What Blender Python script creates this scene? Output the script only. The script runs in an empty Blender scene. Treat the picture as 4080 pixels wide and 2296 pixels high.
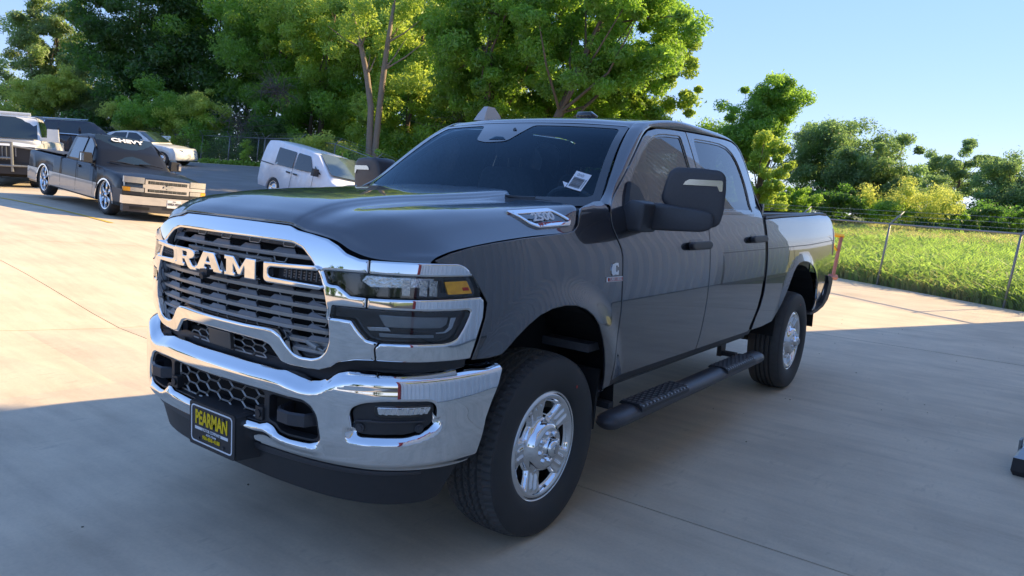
import bpy, math, random
import numpy as np
from mathutils import Matrix, Vector
from mathutils.geometry import delaunay_2d_cdt
rng = np.random.default_rng(7); random.seed(7)
SC = bpy.context.scene
COL = SC.collection
PI = math.pi
# ---------------------------------------------------------------- camera
CAMPOS = np.array([2.64105415, -2.69229341, 1.53659713])
RC = np.array([[0.80199071, 0.59416553, 0.06146718],      # right
               [0.12606052, -0.06776727, -0.98970518],    # down
               [-0.58388324, 0.80148295, -0.12924954]])   # forward
FPX = 2944.50373
cam = bpy.data.cameras.new('camera'); camo = bpy.data.objects.new('camera', cam); COL.objects.link(camo)
cam.sensor_width = 36.0; cam.lens = FPX * 36.0 / 4080.0; cam.clip_start = .05; cam.clip_end = 2500
camo.matrix_world = Matrix(((RC[0][0], -RC[1][0], -RC[2][0], CAMPOS[0]), (RC[0][1], -RC[1][1], -RC[2][1], CAMPOS[1]),
                            (RC[0][2], -RC[1][2], -RC[2][2], CAMPOS[2]), (0, 0, 0, 1)))
SC.camera = camo
# ---------------------------------------------------------------- sky, sun, exposure
SUN_AZ, SUN_EL = 64.1, 27.0
w = bpy.data.worlds.new('World'); SC.world = w; w.use_nodes = True
nt = w.node_tree; bg = nt.nodes['Background']
sky = nt.nodes.new('ShaderNodeTexSky'); sky.sky_type = 'NISHITA'; sky.sun_disc = False
sky.sun_elevation = math.radians(SUN_EL); sky.sun_rotation = math.radians(90 - SUN_AZ)
sky.air_density = 1.0; sky.dust_density = .0; sky.ozone_density = 2.5; sky.altitude = 0
gm = nt.nodes.new('ShaderNodeGamma'); gm.inputs[1].default_value = .33; nt.links.new(sky.outputs[0], gm.inputs[0])   # evens out the glow round the sun like the hazy bright sky of the photo
tn = nt.nodes.new('ShaderNodeMix'); tn.data_type = 'RGBA'; tn.blend_type = 'MULTIPLY'; tn.inputs[0].default_value = 1; tn.inputs[7].default_value = (.84, .89, 1.10, 1)
nt.links.new(gm.outputs[0], tn.inputs[6]); 
hs = nt.nodes.new('ShaderNodeHueSaturation'); hs.inputs['Saturation'].default_value = 1.5; nt.links.new(tn.outputs[2], hs.inputs['Color']); nt.links.new(hs.outputs[0], bg.inputs[0]); bg.inputs[1].default_value = .122
sd = np.array([math.cos(math.radians(SUN_AZ)) * math.cos(math.radians(SUN_EL)),
               math.sin(math.radians(SUN_AZ)) * math.cos(math.radians(SUN_EL)), math.sin(math.radians(SUN_EL))])
sun = bpy.data.lights.new('sun', 'SUN'); sun.energy = 2.0; sun.angle = math.radians(.53); sun.color = (1.0, .76, .42)
suno = bpy.data.objects.new('sun', sun); COL.objects.link(suno)
suno.rotation_euler = Vector(sd).to_track_quat('Z', 'Y').to_euler()
SC.view_settings.view_transform = 'Standard'; SC.view_settings.look = 'None'
SC.view_settings.exposure = 2.42; SC.view_settings.gamma = 1.0; SC.view_settings.use_curve_mapping = False
SC.cycles.max_bounces = 8; SC.cycles.transparent_max_bounces = 12; SC.cycles.caustics_reflective = False; SC.cycles.caustics_refractive = False
SC.cycles.sample_clamp_indirect = 6

# ---------------------------------------------------------------- materials
def node(nt, kind, **kw):
    n = nt.nodes.new(kind)
    for k, v in kw.items(): setattr(n, k, v)
    return n
def mat(name, col, rough=.5, metal=0., coat=0., coatr=.03, spec=.5, noise=None, bump=None, emis=None, trans=0., coord='Object', alpha=1.):
    """noise=(scale, amount) colour variation; bump=(scale,strength,dist)"""
    m = bpy.data.materials.new(name); m.use_nodes = True; t = m.node_tree; b = t.nodes['Principled BSDF']
    b.inputs['Base Color'].default_value = (*col, 1); b.inputs['Roughness'].default_value = rough; b.inputs['Metallic'].default_value = metal
    b.inputs['Coat Weight'].default_value = coat; b.inputs['Coat Roughness'].default_value = coatr
    b.inputs['Specular IOR Level'].default_value = spec; b.inputs['Transmission Weight'].default_value = trans
    tc = node(t, 'ShaderNodeTexCoord')
    ns = noise or (6., .12)
    n = node(t, 'ShaderNodeTexNoise'); n.inputs['Scale'].default_value = ns[0]; n.inputs['Detail'].default_value = 5
    t.links.new(tc.outputs[coord], n.inputs['Vector'])
    mx = node(t, 'ShaderNodeMix', data_type='RGBA'); a = ns[1]
    mx.inputs[6].default_value = (*[c * (1 - a) for c in col], 1); mx.inputs[7].default_value = (*[min(1, c * (1 + a)) for c in col], 1)
    t.links.new(n.outputs['Fac'], mx.inputs[0]); t.links.new(mx.outputs[2], b.inputs['Base Color'])
    if bump:
        n2 = node(t, 'ShaderNodeTexNoise'); n2.inputs['Scale'].default_value = bump[0]; n2.inputs['Detail'].default_value = 4
        t.links.new(tc.outputs[coord], n2.inputs['Vector'])
        bp = node(t, 'ShaderNodeBump'); bp.inputs['Strength'].default_value = bump[1]; bp.inputs['Distance'].default_value = bump[2]
        t.links.new(n2.outputs['Fac'], bp.inputs['Height']); t.links.new(bp.outputs[0], b.inputs['Normal'])
    if emis: b.inputs['Emission Color'].default_value = (*emis[0], 1); b.inputs['Emission Strength'].default_value = emis[1]
    return m
def glassmat(name, tint, refl=1., rough=0.0, f0=.04, gcol=(1, 1, 1)):
    m = bpy.data.materials.new(name); m.use_nodes = True; t = m.node_tree; t.nodes.clear()
    out = node(t, 'ShaderNodeOutputMaterial'); tr = node(t, 'ShaderNodeBsdfTransparent'); gl = node(t, 'ShaderNodeBsdfGlossy')
    tr.inputs[0].default_value = (*tint, 1); gl.inputs['Roughness'].default_value = rough; gl.inputs[0].default_value = (*[min(1, refl * g) for g in gcol], 1)
    lw = node(t, 'ShaderNodeFresnel'); lw.inputs[0].default_value = 1.0 + 2 * math.sqrt(f0) / (1 - math.sqrt(f0))
    mx = node(t, 'ShaderNodeMixShader'); t.links.new(lw.outputs[0], mx.inputs[0]); t.links.new(tr.outputs[0], mx.inputs[1]); t.links.new(gl.outputs[0], mx.inputs[2])
    t.links.new(mx.outputs[0], out.inputs[0]); return m
M = {}
M['paint'] = mat('granite_metallic_paint', (.028, .026, .033), .26, .40, 1., .006, noise=(900, .35))
M['paint'].node_tree.nodes['Principled BSDF'].inputs['Coat IOR'].default_value = 2.1
M['chrome'] = mat('chrome', (.80, .81, .83), .035, 1., noise=(3, .02))
M['chrome_soft'] = mat('chrome_inner', (.62, .63, .65), .12, 1., noise=(3, .04))
M['black'] = mat('black_plastic', (.028, .028, .032), .48, 0, noise=(40, .2), bump=(600, .15, .001))
M['grillegrey'] = mat('dark_grey_grille_plastic', (.15, .145, .15), .36, .15, noise=(60, .15))
M['gloss'] = mat('gloss_black', (.01, .01, .012), .08, 0, 1., .02)
M['trim'] = mat('charcoal_trim', (.052, .052, .060), .42, .1, noise=(80, .15), bump=(900, .1, .0006))
M['liner'] = mat('wheel_liner_black', (.008, .008, .009), .85)
M['rubber'] = mat('tyre_rubber', (.032, .032, .034), .62, noise=(9, .2), bump=(250, .2, .001))
M['rubber2'] = mat('tyre_tread_rubber', (.060, .061, .064), .66, noise=(30, .3), bump=(300, .25, .001))
M['steel'] = mat('dark_steel', (.05, .048, .045), .55, .6, noise=(20, .3))
M['frit'] = mat('windscreen_frit', (.008, .009, .014), .12, 0, 1., .01)
M['wsglass'] = glassmat('windscreen_glass', (.70, .82, .84), .62, 0, .045, (.55, .80, 1))
M['sideglass'] = glassmat('tinted_side_glass', (.34, .37, .37), 1., 0, .10)
M['lens'] = glassmat('clear_lamp_lens', (.80, .82, .84), 1., 0.01, .05)
M['reflector'] = mat('lamp_reflector', (.75, .77, .80), .18, .9, noise=(60, .2), bump=(90, .5, .004))
M['darklens'] = mat('lamp_bezel', (.022, .022, .027), .2, .2, .6)
M['frost'] = mat('frosted_lamp', (.42, .45, .47), .25, .3, .8, .05, noise=(14, .3), bump=(120, .3, .002))
M['amber'] = mat('amber_reflector', (.95, .36, .015), .3, 0, .8, .05, noise=(60, .35), bump=(220, .5, .002))
M['white'] = mat('white_print', (.75, .76, .8), .5)
M['yellow'] = mat('yellow_print', (.80, .56, .0), .5)
M['red'] = mat('red_print', (.45, .03, .02), .4)
M['seat'] = mat('seat_fabric_dark', (.11, .11, .12), .85, noise=(50, .3))
M['redtrim'] = mat('red_roof_trim', (.40, .03, .025), .45, noise=(3, .15))
M['galv'] = mat('galvanised_steel', (.26, .27, .27), .5, .5, noise=(25, .25))
M['wire'] = mat('galvanised_wire', (.30, .31, .31), .5, .6)

def crv(pts):
    """Catmull-Rom style curve through points by chord length; returns fn(t)->point, t = arc chord length"""
    P=np.array(pts,float);d=np.linalg.norm(np.diff(P,axis=0),axis=1);T=np.concatenate([[0],np.cumsum(d)])
    M=np.gradient(P,T,axis=0)
    def f(t):
        t=np.clip(np.asarray(t,float),-1,T[-1]+1);i=np.clip(np.searchsorted(T,t,side='right')-1,0,len(T)-2)
        h=T[i+1]-T[i];u=(t-T[i])/h;u_=u[...,None] if P.ndim>1 else u;h_=h[...,None] if P.ndim>1 else h
        lo=(t<0);hi=(t>T[-1]);
        r=((2*u_**3-3*u_**2+1)*P[i]+(u_**3-2*u_**2+u_)*h_*M[i]+(-2*u_**3+3*u_**2)*P[i+1]+(u_**3-u_**2)*h_*M[i+1])
        e=P[-1]+(t[...,None]-T[-1])*M[-1];b=P[0]+t[...,None]*M[0]
        return np.where(hi[...,None],e,np.where(lo[...,None],b,r))
    f.L=T[-1];f.T=T;return f
def cub(xs,ys):
    xs=np.array(xs,float);ys=np.array(ys,float);M=np.gradient(ys,xs)
    def f(x):
        x=np.asarray(x,float);c=np.clip(x,xs[0],xs[-1]);i=np.clip(np.searchsorted(xs,c,side='right')-1,0,len(xs)-2)
        h=xs[i+1]-xs[i];u=(c-xs[i])/h
        r=(2*u**3-3*u**2+1)*ys[i]+(u**3-2*u**2+u)*h*M[i]+(-2*u**3+3*u**2)*ys[i+1]+(u**3-u**2)*h*M[i+1]
        return r+np.where(x<xs[0],(x-xs[0])*M[0],0)+np.where(x>xs[-1],(x-xs[-1])*M[-1],0)
    return f
def sst(x): x=np.clip(x,0,1);return x*x*(3-2*x)
# plan curves (x,y) from centre to corner
_fp=crv([(-.15,-1.036),(0,-1.04),(.15,-1.036),(.3,-1.025),(.45,-1.005),(.6,-.972),(.72,-.925),(.82,-.86),(.89,-.78),(.93,-.69),(.952,-.58),(.96,-.45)])
_bp=crv([(-.15,-1.066),(0,-1.07),(.15,-1.066),(.35,-1.05),(.52,-1.022),(.66,-.98),(.78,-.915),(.87,-.82),(.925,-.71),(.955,-.58),(.965,-.45),(.967,-.35)])
_fr=cub([.85,1.0,1.15,1.3,1.4],[.012,0,.006,.03,.07])
_br=cub([.44,.50,.58,.7,.8,.86,.9],[.06,.022,.004,0,.004,.018,.05])
def FAS(s,z,off=0.0):
    s=np.asarray(s,float);a=np.abs(s);z=np.asarray(z,float)
    p=_fp(a+.15);e=1e-3;q=_fp(a+.15+e);t=(q-p)/e;t/=np.linalg.norm(t,axis=-1,keepdims=True)
    n=np.stack([t[...,1],-t[...,0]],-1)   # outward
    w=1-sst((a-.8)/.35)*.75
    k=off-_fr(z)*w
    x=(p[...,0]+n[...,0]*k)*np.where(s<0,-1,1);y=p[...,1]+n[...,1]*k
    return np.stack([x,y,z+0*x],-1)
def BMP(s,z,off=0.0):
    s=np.asarray(s,float);a=np.abs(s);z=np.asarray(z,float)
    p=_bp(a+.15);e=1e-3;q=_bp(a+.15+e);t=(q-p)/e;t/=np.linalg.norm(t,axis=-1,keepdims=True)
    n=np.stack([t[...,1],-t[...,0]],-1);k=off-_br(z)
    x=(p[...,0]+n[...,0]*k)*np.where(s<0,-1,1);y=p[...,1]+n[...,1]*k
    return np.stack([x,y,z+0*x],-1)
_sc=cub([.45,.62,.72,.85,1.0,1.12,1.22,1.30,1.38,1.47,1.53],[.885,.922,.936,.946,.95,.948,.941,.931,.915,.893,.868])
def SIDE(y,z,off=0.0,sgn=1):
    y=np.asarray(y,float);z=np.asarray(z,float)
    x=_sc(z)-.055*np.clip((-.25-y)/.5,0,2)**2-.02*np.clip((y-3.9)/.9,0,2)**2
    for cy in (0.,3.79):
        r=np.hypot(y-cy,(z-.50)*1.0);ang=1-sst((.55-z)/.25)
        x=x+.026*(1-sst((r-.53)/.16))*ang
    # sill tuck under the doors
    x=x+off
    return np.stack([x*sgn,y+0*x,z+0*x],-1)
def GRN(y,z,off=0.0,sgn=1):
    """greenhouse side glass plane with slight curvature"""
    y=np.asarray(y,float);z=np.asarray(z,float);t=z-1.47
    x=.893-.30*t-.16*t*t-.02*np.clip((y-1.9)/.8,0,2)**2-.03*np.clip((1.0-y)/.6,0,2)**1.5+off
    return np.stack([x*sgn,y+0*x,z+0*x],-1)
# ---------------------------------------------------------------- object helpers
def tag(o, label=None, cat=None, group=None, kind=None):
    if label: o['label'] = label
    if cat: o['category'] = cat
    if group: o['group'] = group
    if kind: o['kind'] = kind
    return o
def empty(name, loc, label, cat, group=None, rz=0, parent=None):
    o = bpy.data.objects.new(name, None); COL.objects.link(o); o.location = loc; o.rotation_euler = (0, 0, rz)
    return tag(o, label, cat, group)
def mkobj(name, verts, faces, m, parent=None, smooth=False, normals=None, matidx=None):
    me = bpy.data.meshes.new(name)
    if isinstance(faces, np.ndarray):
        verts = np.asarray(verts, np.float32); nf, k = faces.shape
        me.vertices.add(len(verts)); me.vertices.foreach_set('co', verts.ravel())
        me.loops.add(nf * k); me.loops.foreach_set('vertex_index', faces.astype(np.int32).ravel())
        me.polygons.add(nf); me.polygons.foreach_set('loop_start', np.arange(0, nf * k, k, dtype=np.int32))
        me.polygons.foreach_set('loop_total', np.full(nf, k, np.int32)); me.update(calc_edges=True)
    else:
        me.from_pydata([tuple(map(float, v)) for v in verts], [], [tuple(int(i) for i in f) for f in faces])
    for mm in (m if isinstance(m, (list, tuple)) else [m]): me.materials.append(mm)
    me.polygons.foreach_set('use_smooth', np.full(len(me.polygons), bool(smooth or normals is not None)))
    if matidx is not None: me.polygons.foreach_set('material_index', np.asarray(matidx, np.int32))
    if normals is not None: me.normals_split_custom_set_from_vertices([tuple(map(float, n)) for n in normals])
    me.update()
    o = bpy.data.objects.new(name, me); COL.objects.link(o)
    if parent: o.parent = parent
    return o
class MB:
    """collects boxes, tubes, lathes; build() links ONE mesh"""
    def __init__(s): s.v = []; s.f = []
    def add(s, v, f):
        n = len(s.v); s.v += [tuple(p) for p in v]; s.f += [tuple(i + n for i in q) for q in f]; return s
    def box(s, c, d, rz=0, rx=0, ry=0, taper=1.0):
        R = Matrix.Rotation(rz, 3, 'Z') @ Matrix.Rotation(ry, 3, 'Y') @ Matrix.Rotation(rx, 3, 'X'); v = []
        for z in (-1, 1):
            for x, y in ((-1, -1), (1, -1), (1, 1), (-1, 1)):
                k = taper if z > 0 else 1
                v.append(tuple(R @ Vector((x * d[0] / 2 * k, y * d[1] / 2 * k, z * d[2] / 2)) + Vector(c)))
        return s.add(v, [(0, 3, 2, 1), (4, 5, 6, 7), (0, 1, 5, 4), (1, 2, 6, 5), (2, 3, 7, 6), (3, 0, 4, 7)])
    def tube(s, pts, r, n=8, cap=True):
        P = [np.array(p, float) for p in pts]; rs = r if hasattr(r, '__len__') else [r] * len(P); v = []; f = []
        up = None
        for i, p in enumerate(P):
            d = P[min(i + 1, len(P) - 1)] - P[max(i - 1, 0)]; d = d / (np.linalg.norm(d) + 1e-9)
            if up is None: up = np.array([0, 0, 1.]) if abs(d[2]) < .9 else np.array([1., 0, 0])
            a = np.cross(d, up); a /= np.linalg.norm(a) + 1e-9; b = np.cross(d, a); up = -b if np.dot(-b, up) > 0 else b
            a = np.cross(d, up); a /= np.linalg.norm(a) + 1e-9; b = np.cross(a, d)
            for k in range(n):
                t = 2 * PI * k / n; v.append(p + rs[i] * (a * math.cos(t) + b * math.sin(t)))
        for i in range(len(P) - 1):
            for k in range(n): f.append((i * n + k, i * n + (k + 1) % n, (i + 1) * n + (k + 1) % n, (i + 1) * n + k))
        if cap: f.append(tuple(range(n))[::-1]); f.append(tuple((len(P) - 1) * n + k for k in range(n)))
        return s.add(v, f)
    def prism(s, poly, fn, d0, d1):
        """poly 2d, fn(a,b,d)->3d, between depths"""
        n = len(poly); v = [fn(a, b, d0) for a, b in poly] + [fn(a, b, d1) for a, b in poly]
        return s.add(v, [tuple(range(n))[::-1], tuple(range(n, 2 * n))] + [(i, (i + 1) % n, n + (i + 1) % n, n + i) for i in range(n)])
    def build(s, name, m, parent=None, smooth=False): return mkobj(name, s.v, s.f, m, parent, smooth)
def gridpatch(name, fn, U, V, m, parent=None, close_u=False, normals=True, flip=False):
    """fn(u array, v array)->(...,3). dense regular patch with exact normals"""
    uu, vv = np.meshgrid(U, V, indexing='ij'); P = fn(uu, vv); nu, nv = uu.shape
    e = 1e-3 * max(1e-9, (U[-1] - U[0])); g = 1e-3 * (V[-1] - V[0])
    N = np.cross(fn(uu + e, vv) - fn(uu - e, vv), fn(uu, vv + g) - fn(uu, vv - g)); N /= np.linalg.norm(N, axis=-1, keepdims=True) + 1e-12
    idx = np.arange(nu * nv).reshape(nu, nv)
    F = np.stack([idx[:-1, :-1], idx[1:, :-1], idx[1:, 1:], idx[:-1, 1:]], -1).reshape(-1, 4)
    if flip: F = F[:, ::-1].copy(); N = -N
    return mkobj(name, P.reshape(-1, 3), F, m, parent, True, N.reshape(-1, 3) if normals else None)
def rows_surf(rows):
    """control net rows[r][c]=(x,y,z) -> fn(u in 0..C-1, v in 0..R-1), Catmull-Rom both ways"""
    G = np.array(rows, float); R_, C_ = G.shape[:2]
    def basis(t, n):
        t = np.clip(t, -0.02, n - 1 + .02); i = np.clip(np.floor(t).astype(int), 0, n - 2); f = t - i
        w = [-.5 * f + f * f - .5 * f ** 3, 1 - 2.5 * f * f + 1.5 * f ** 3, .5 * f + 2 * f * f - 1.5 * f ** 3, -.5 * f * f + .5 * f ** 3]
        return i, w
    Gp = np.pad(G, ((1, 1), (1, 1), (0, 0)), mode='edge')
    Gp[0] = 2 * Gp[1] - Gp[2]; Gp[-1] = 2 * Gp[-2] - Gp[-3]; Gp[:, 0] = 2 * Gp[:, 1] - Gp[:, 2]; Gp[:, -1] = 2 * Gp[:, -2] - Gp[:, -3]
    def fn(u, v):
        u = np.asarray(u, float); v = np.asarray(v, float)
        iu, wu = basis(u, C_); iv, wv = basis(v, R_); out = 0
        for a in range(4):
            for b in range(4): out = out + Gp[iv + b, iu + a] * (wu[a] * wv[b])[..., None]
        return out
    return fn
def fillet(pts, r, n=5):
    """round the corners of a closed polygon"""
    P = [np.array(p[:2], float) for p in pts]; out = []; N = len(P)
    for i in range(N):
        rr = pts[i][2] if len(pts[i]) > 2 else r
        a, b, c = P[i - 1], P[i], P[(i + 1) % N]; da = a - b; dc = c - b; la = np.linalg.norm(da); lc = np.linalg.norm(dc)
        k = min(rr, la * .49, lc * .49)
        if k < 1e-4: out.append(tuple(b)); continue
        p0 = b + da / la * k; p1 = b + dc / lc * k
        for j in range(n + 1):
            t = j / n; out.append(tuple((1 - t) ** 2 * p0 + 2 * t * (1 - t) * b + t * t * p1))
    return out
def smoothpoly(pts, n=6):
    """closed Catmull-Rom"""
    P = np.array(pts, float); N = len(P); out = []
    for i in range(N):
        a, b, c, d = P[i - 1], P[i], P[(i + 1) % N], P[(i + 2) % N]
        for j in range(n):
            t = j / n; out.append(tuple(.5 * (2 * b + (c - a) * t + (2 * a - 5 * b + 4 * c - d) * t * t + (3 * b - a - 3 * c + d) * t ** 3)))
    return out
def resample(loop, ds):
    P = [np.array(p[:2], float) for p in loop]; out = []
    for i in range(len(P)):
        a = P[i]; b = P[(i + 1) % len(P)]; L = np.linalg.norm(b - a)
        if L < 1e-6: continue
        n = max(1, int(math.ceil(L / ds)))
        for j in range(n): out.append(a + (b - a) * j / n)
    return np.array(out)
def area(P): return .5 * float(np.sum(P[:, 0] * np.roll(P[:, 1], -1) - np.roll(P[:, 0], -1) * P[:, 1]))
def inset(P, d):
    """move a CCW loop inwards by d"""
    t = np.roll(P, -1, 0) - P; t /= np.linalg.norm(t, axis=1, keepdims=True) + 1e-12; n = np.stack([-t[:, 1], t[:, 0]], 1)
    m = n + np.roll(n, 1, 0); L = np.linalg.norm(m, axis=1, keepdims=True); m = m / np.maximum(L, .3)
    k = 1 / np.maximum(.5, np.sum(m * n, 1, keepdims=True) / np.maximum(np.linalg.norm(m, axis=1, keepdims=True), 1e-9))
    return P + m * d * np.minimum(k, 1.4), m
def inpoly(pts, L):
    x, y = pts[:, 0], pts[:, 1]; c = np.zeros(len(pts), bool); a = L; b = np.roll(L, -1, 0)
    for (x0, y0), (x1, y1) in zip(a, b):
        s = ((y0 > y) != (y1 > y)); 
        if not s.any(): continue
        xi = (x1 - x0) * (y - y0) / ((y1 - y0) if y1 != y0 else 1e-12) + x0; c ^= s & (x < xi)
    return c
def panel(name, m, parent, S, loops, off=0., depth=.012, bev=.003, grid=.03, ds=None, sgn=1, flat_n=False, mats=None):
    """sheet cut out of the surface S(a,b,off): rolled edge, flange going inwards, exact normals"""
    ds = ds or grid * .8; B = []; Iq = []; 
    for k, l in enumerate(loops):
        P = resample(l, ds)
        if (area(P) > 0) != (k == 0): P = P[::-1].copy()
        q, mm = inset(P, bev); B.append((P, mm)); Iq.append(q)
    lo = B[0][0].min(0); hi = B[0][0].max(0)
    gx, gy = np.meshgrid(np.arange(lo[0] + grid * .5, hi[0], grid), np.arange(lo[1] + grid * .5, hi[1], grid)); g = np.stack([gx.ravel(), gy.ravel()], 1)
    if len(g):
        ok = inpoly(g, Iq[0])
        for q in Iq[1:]: ok &= ~inpoly(g, q)
        g = g[ok]
    allq = np.concatenate(Iq)
    if len(g):
        keep = np.ones(len(g), bool)
        for s in range(0, len(g), 2000):
            d = np.min(np.sum((g[s:s + 2000, None] - allq[None]) ** 2, -1), 1); keep[s:s + 2000] = d > (grid * .45) ** 2
        g = g[keep]
    pts = np.concatenate([allq, g]) if len(g) else allq
    edges = []; st = 0
    for q in Iq:
        n = len(q); edges += [(st + i, st + (i + 1) % n) for i in range(n)]; st += n
    vs, es, fs, *_ = delaunay_2d_cdt([Vector((float(a), float(b))) for a, b in pts], edges, [], 0, 1e-7, True)
    V2 = np.array([(v[0], v[1]) for v in vs]); F = np.array([f for f in fs if len(f) == 3])
    c = V2[F].mean(1); ok = inpoly(c, Iq[0])
    for q in Iq[1:]: ok &= ~inpoly(c, q)
    F = F[ok]
    def s3(p, o): return np.asarray(S(p[:, 0], p[:, 1], o), float)
    def nrm(p, o):
        e = 8e-4; da = s3(p + [e, 0], o) - s3(p - [e, 0], o); db = s3(p + [0, e], o) - s3(p - [0, e], o)
        n = np.cross(da, db); n /= np.linalg.norm(n, axis=1, keepdims=True) + 1e-12
        w = s3(p, o + .002) - s3(p, o); sg = np.sign(np.sum(n * w, 1)); sg[sg == 0] = 1; n = n * sg[:, None]
        da /= np.linalg.norm(da, axis=1, keepdims=True) + 1e-12; db /= np.linalg.norm(db, axis=1, keepdims=True) + 1e-12
        return n, da, db
    v3 = s3(V2, off); n3, _, _ = nrm(V2, off)
    tri = v3[F]; fn_ = np.cross(tri[:, 1] - tri[:, 0], tri[:, 2] - tri[:, 0]); fl = np.sum(fn_ * n3[F].mean(1), 1) < 0
    F[fl] = F[fl][:, ::-1]
    verts = [v3]; norms = [n3]; faces = [tuple(f) for f in F]; base = len(v3); cur = base
    rev = bool(np.mean(fl) > .5)
    for k, ((P, mm), q) in enumerate(zip(B, Iq)):
        n = len(P); nb, da, db = nrm(P, off); outw = -(mm[:, :1] * da + mm[:, 1:] * db); outw /= np.linalg.norm(outw, axis=1, keepdims=True) + 1e-12
        nq, _, _ = nrm(q, off)
        r0 = s3(q, off); r1 = s3(P, off) - nb * min(bev * .7, depth * .5); r2 = s3(P, off) - nb * depth
        mid = nb * .75 + outw * .66; mid /= np.linalg.norm(mid, axis=1, keepdims=True)
        verts += [r0, r1, r1, r2]; norms += [nq, mid, outw, outw]
        for i in range(n):
            j = (i + 1) % n
            for a, b in ((cur, cur + n), (cur + 2 * n, cur + 3 * n)):
                f = (a + i, b + i, b + j, a + j); faces.append(f[::-1] if rev else f)
        cur += 4 * n
    V = np.concatenate(verts); N = np.concatenate(norms)
    o = mkobj(name, V, faces, m, parent, True, N)
    return o
def lathe(prof, n=48, axis='x'):
    """prof list of (r, d) -> verts, faces around the axis"""
    v = []; f = []; k = len(prof)
    for i in range(n):
        t = 2 * PI * i / n
        for r, d in prof: v.append((d, r * math.cos(t), r * math.sin(t)) if axis == 'x' else ((r * math.cos(t), r * math.sin(t), d) if axis == 'z' else (r * math.cos(t), d, r * math.sin(t))))
    for i in range(n):
        for j in range(k - 1): f.append((i * k + j, ((i + 1) % n) * k + j, ((i + 1) % n) * k + j + 1, i * k + j + 1))
    return v, f
def textobj(name, body, size, m, parent, depth=.002, bold=0., sx=1., matrix=None, align='CENTER', spacing=1.0):
    c = bpy.data.curves.new(name, 'FONT'); c.body = body; c.size = size; c.extrude = depth; c.offset = bold; c.align_x = align; c.align_y = 'CENTER'; c.resolution_u = 3; c.space_character = spacing
    t = bpy.data.objects.new(name + '_tmp', c); COL.objects.link(t)
    bpy.context.view_layer.update(); dg = bpy.context.evaluated_depsgraph_get()
    me = bpy.data.meshes.new_from_object(t.evaluated_get(dg)); bpy.data.objects.remove(t)
    me.name = name; me.materials.clear(); me.materials.append(m)
    me.transform(Matrix.Diagonal((sx, 1, 1, 1)))
    if matrix is not None: me.transform(matrix)
    o = bpy.data.objects.new(name, me); COL.objects.link(o)
    if parent: o.parent = parent
    return o
def frame(origin, xa, ya):
    xa = Vector(xa).normalized(); za = xa.cross(Vector(ya)).normalized(); ya = za.cross(xa)
    return Matrix(((xa[0], ya[0], za[0], origin[0]), (xa[1], ya[1], za[1], origin[1]), (xa[2], ya[2], za[2], origin[2]), (0, 0, 0, 1)))
def copy_tree(o, parent=None):
    c = o.copy(); COL.objects.link(c)
    if parent: c.parent = parent
    for ch in list(o.children): copy_tree(ch, c)
    return c
def world_at(u, v, d):
    """point seen at photo column u, row v (4080 px wide) at camera depth d"""
    return CAMPOS + d * (RC.T @ np.array([(u - 2040) / FPX, (v - 1148) / FPX, 1.0]))
def sfp(v, k): return k * np.logaddexp(0, np.clip(v / k, -50, 60))
def ground(x, y):
    x = np.asarray(x, float); y = np.asarray(y, float)
    xc = .803 * (x - 2.641) + .596 * (y + 2.692); d = -.589 * (x - 2.641) + .808 * (y + 2.692)
    z1 = .78 * (1 - np.exp(-sfp(-xc - 3.6, .35) / 3.0))
    z2 = .10 * sfp(d - 22, 2.0) * sst((-xc - 2) / 8); z2 = 1.45 * np.tanh(z2 / 1.45)
    return z1 + z2 + .012 * np.clip(d - 24, 0, 60) * sst((xc + 6) / 14)
def on_ground(u, v, d0=3, d1=90):
    best = None
    for d in np.linspace(d0, d1, 700):
        p = world_at(u, v, d)
        if p[2] <= ground(p[0], p[1]): return p, d
    p = world_at(u, v, d1); return p, d1
LEAN = np.array([.075, .05, 1.0]); LEAN /= np.linalg.norm(LEAN)   # plumb direction (the apron the truck stands on is not level)
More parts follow.
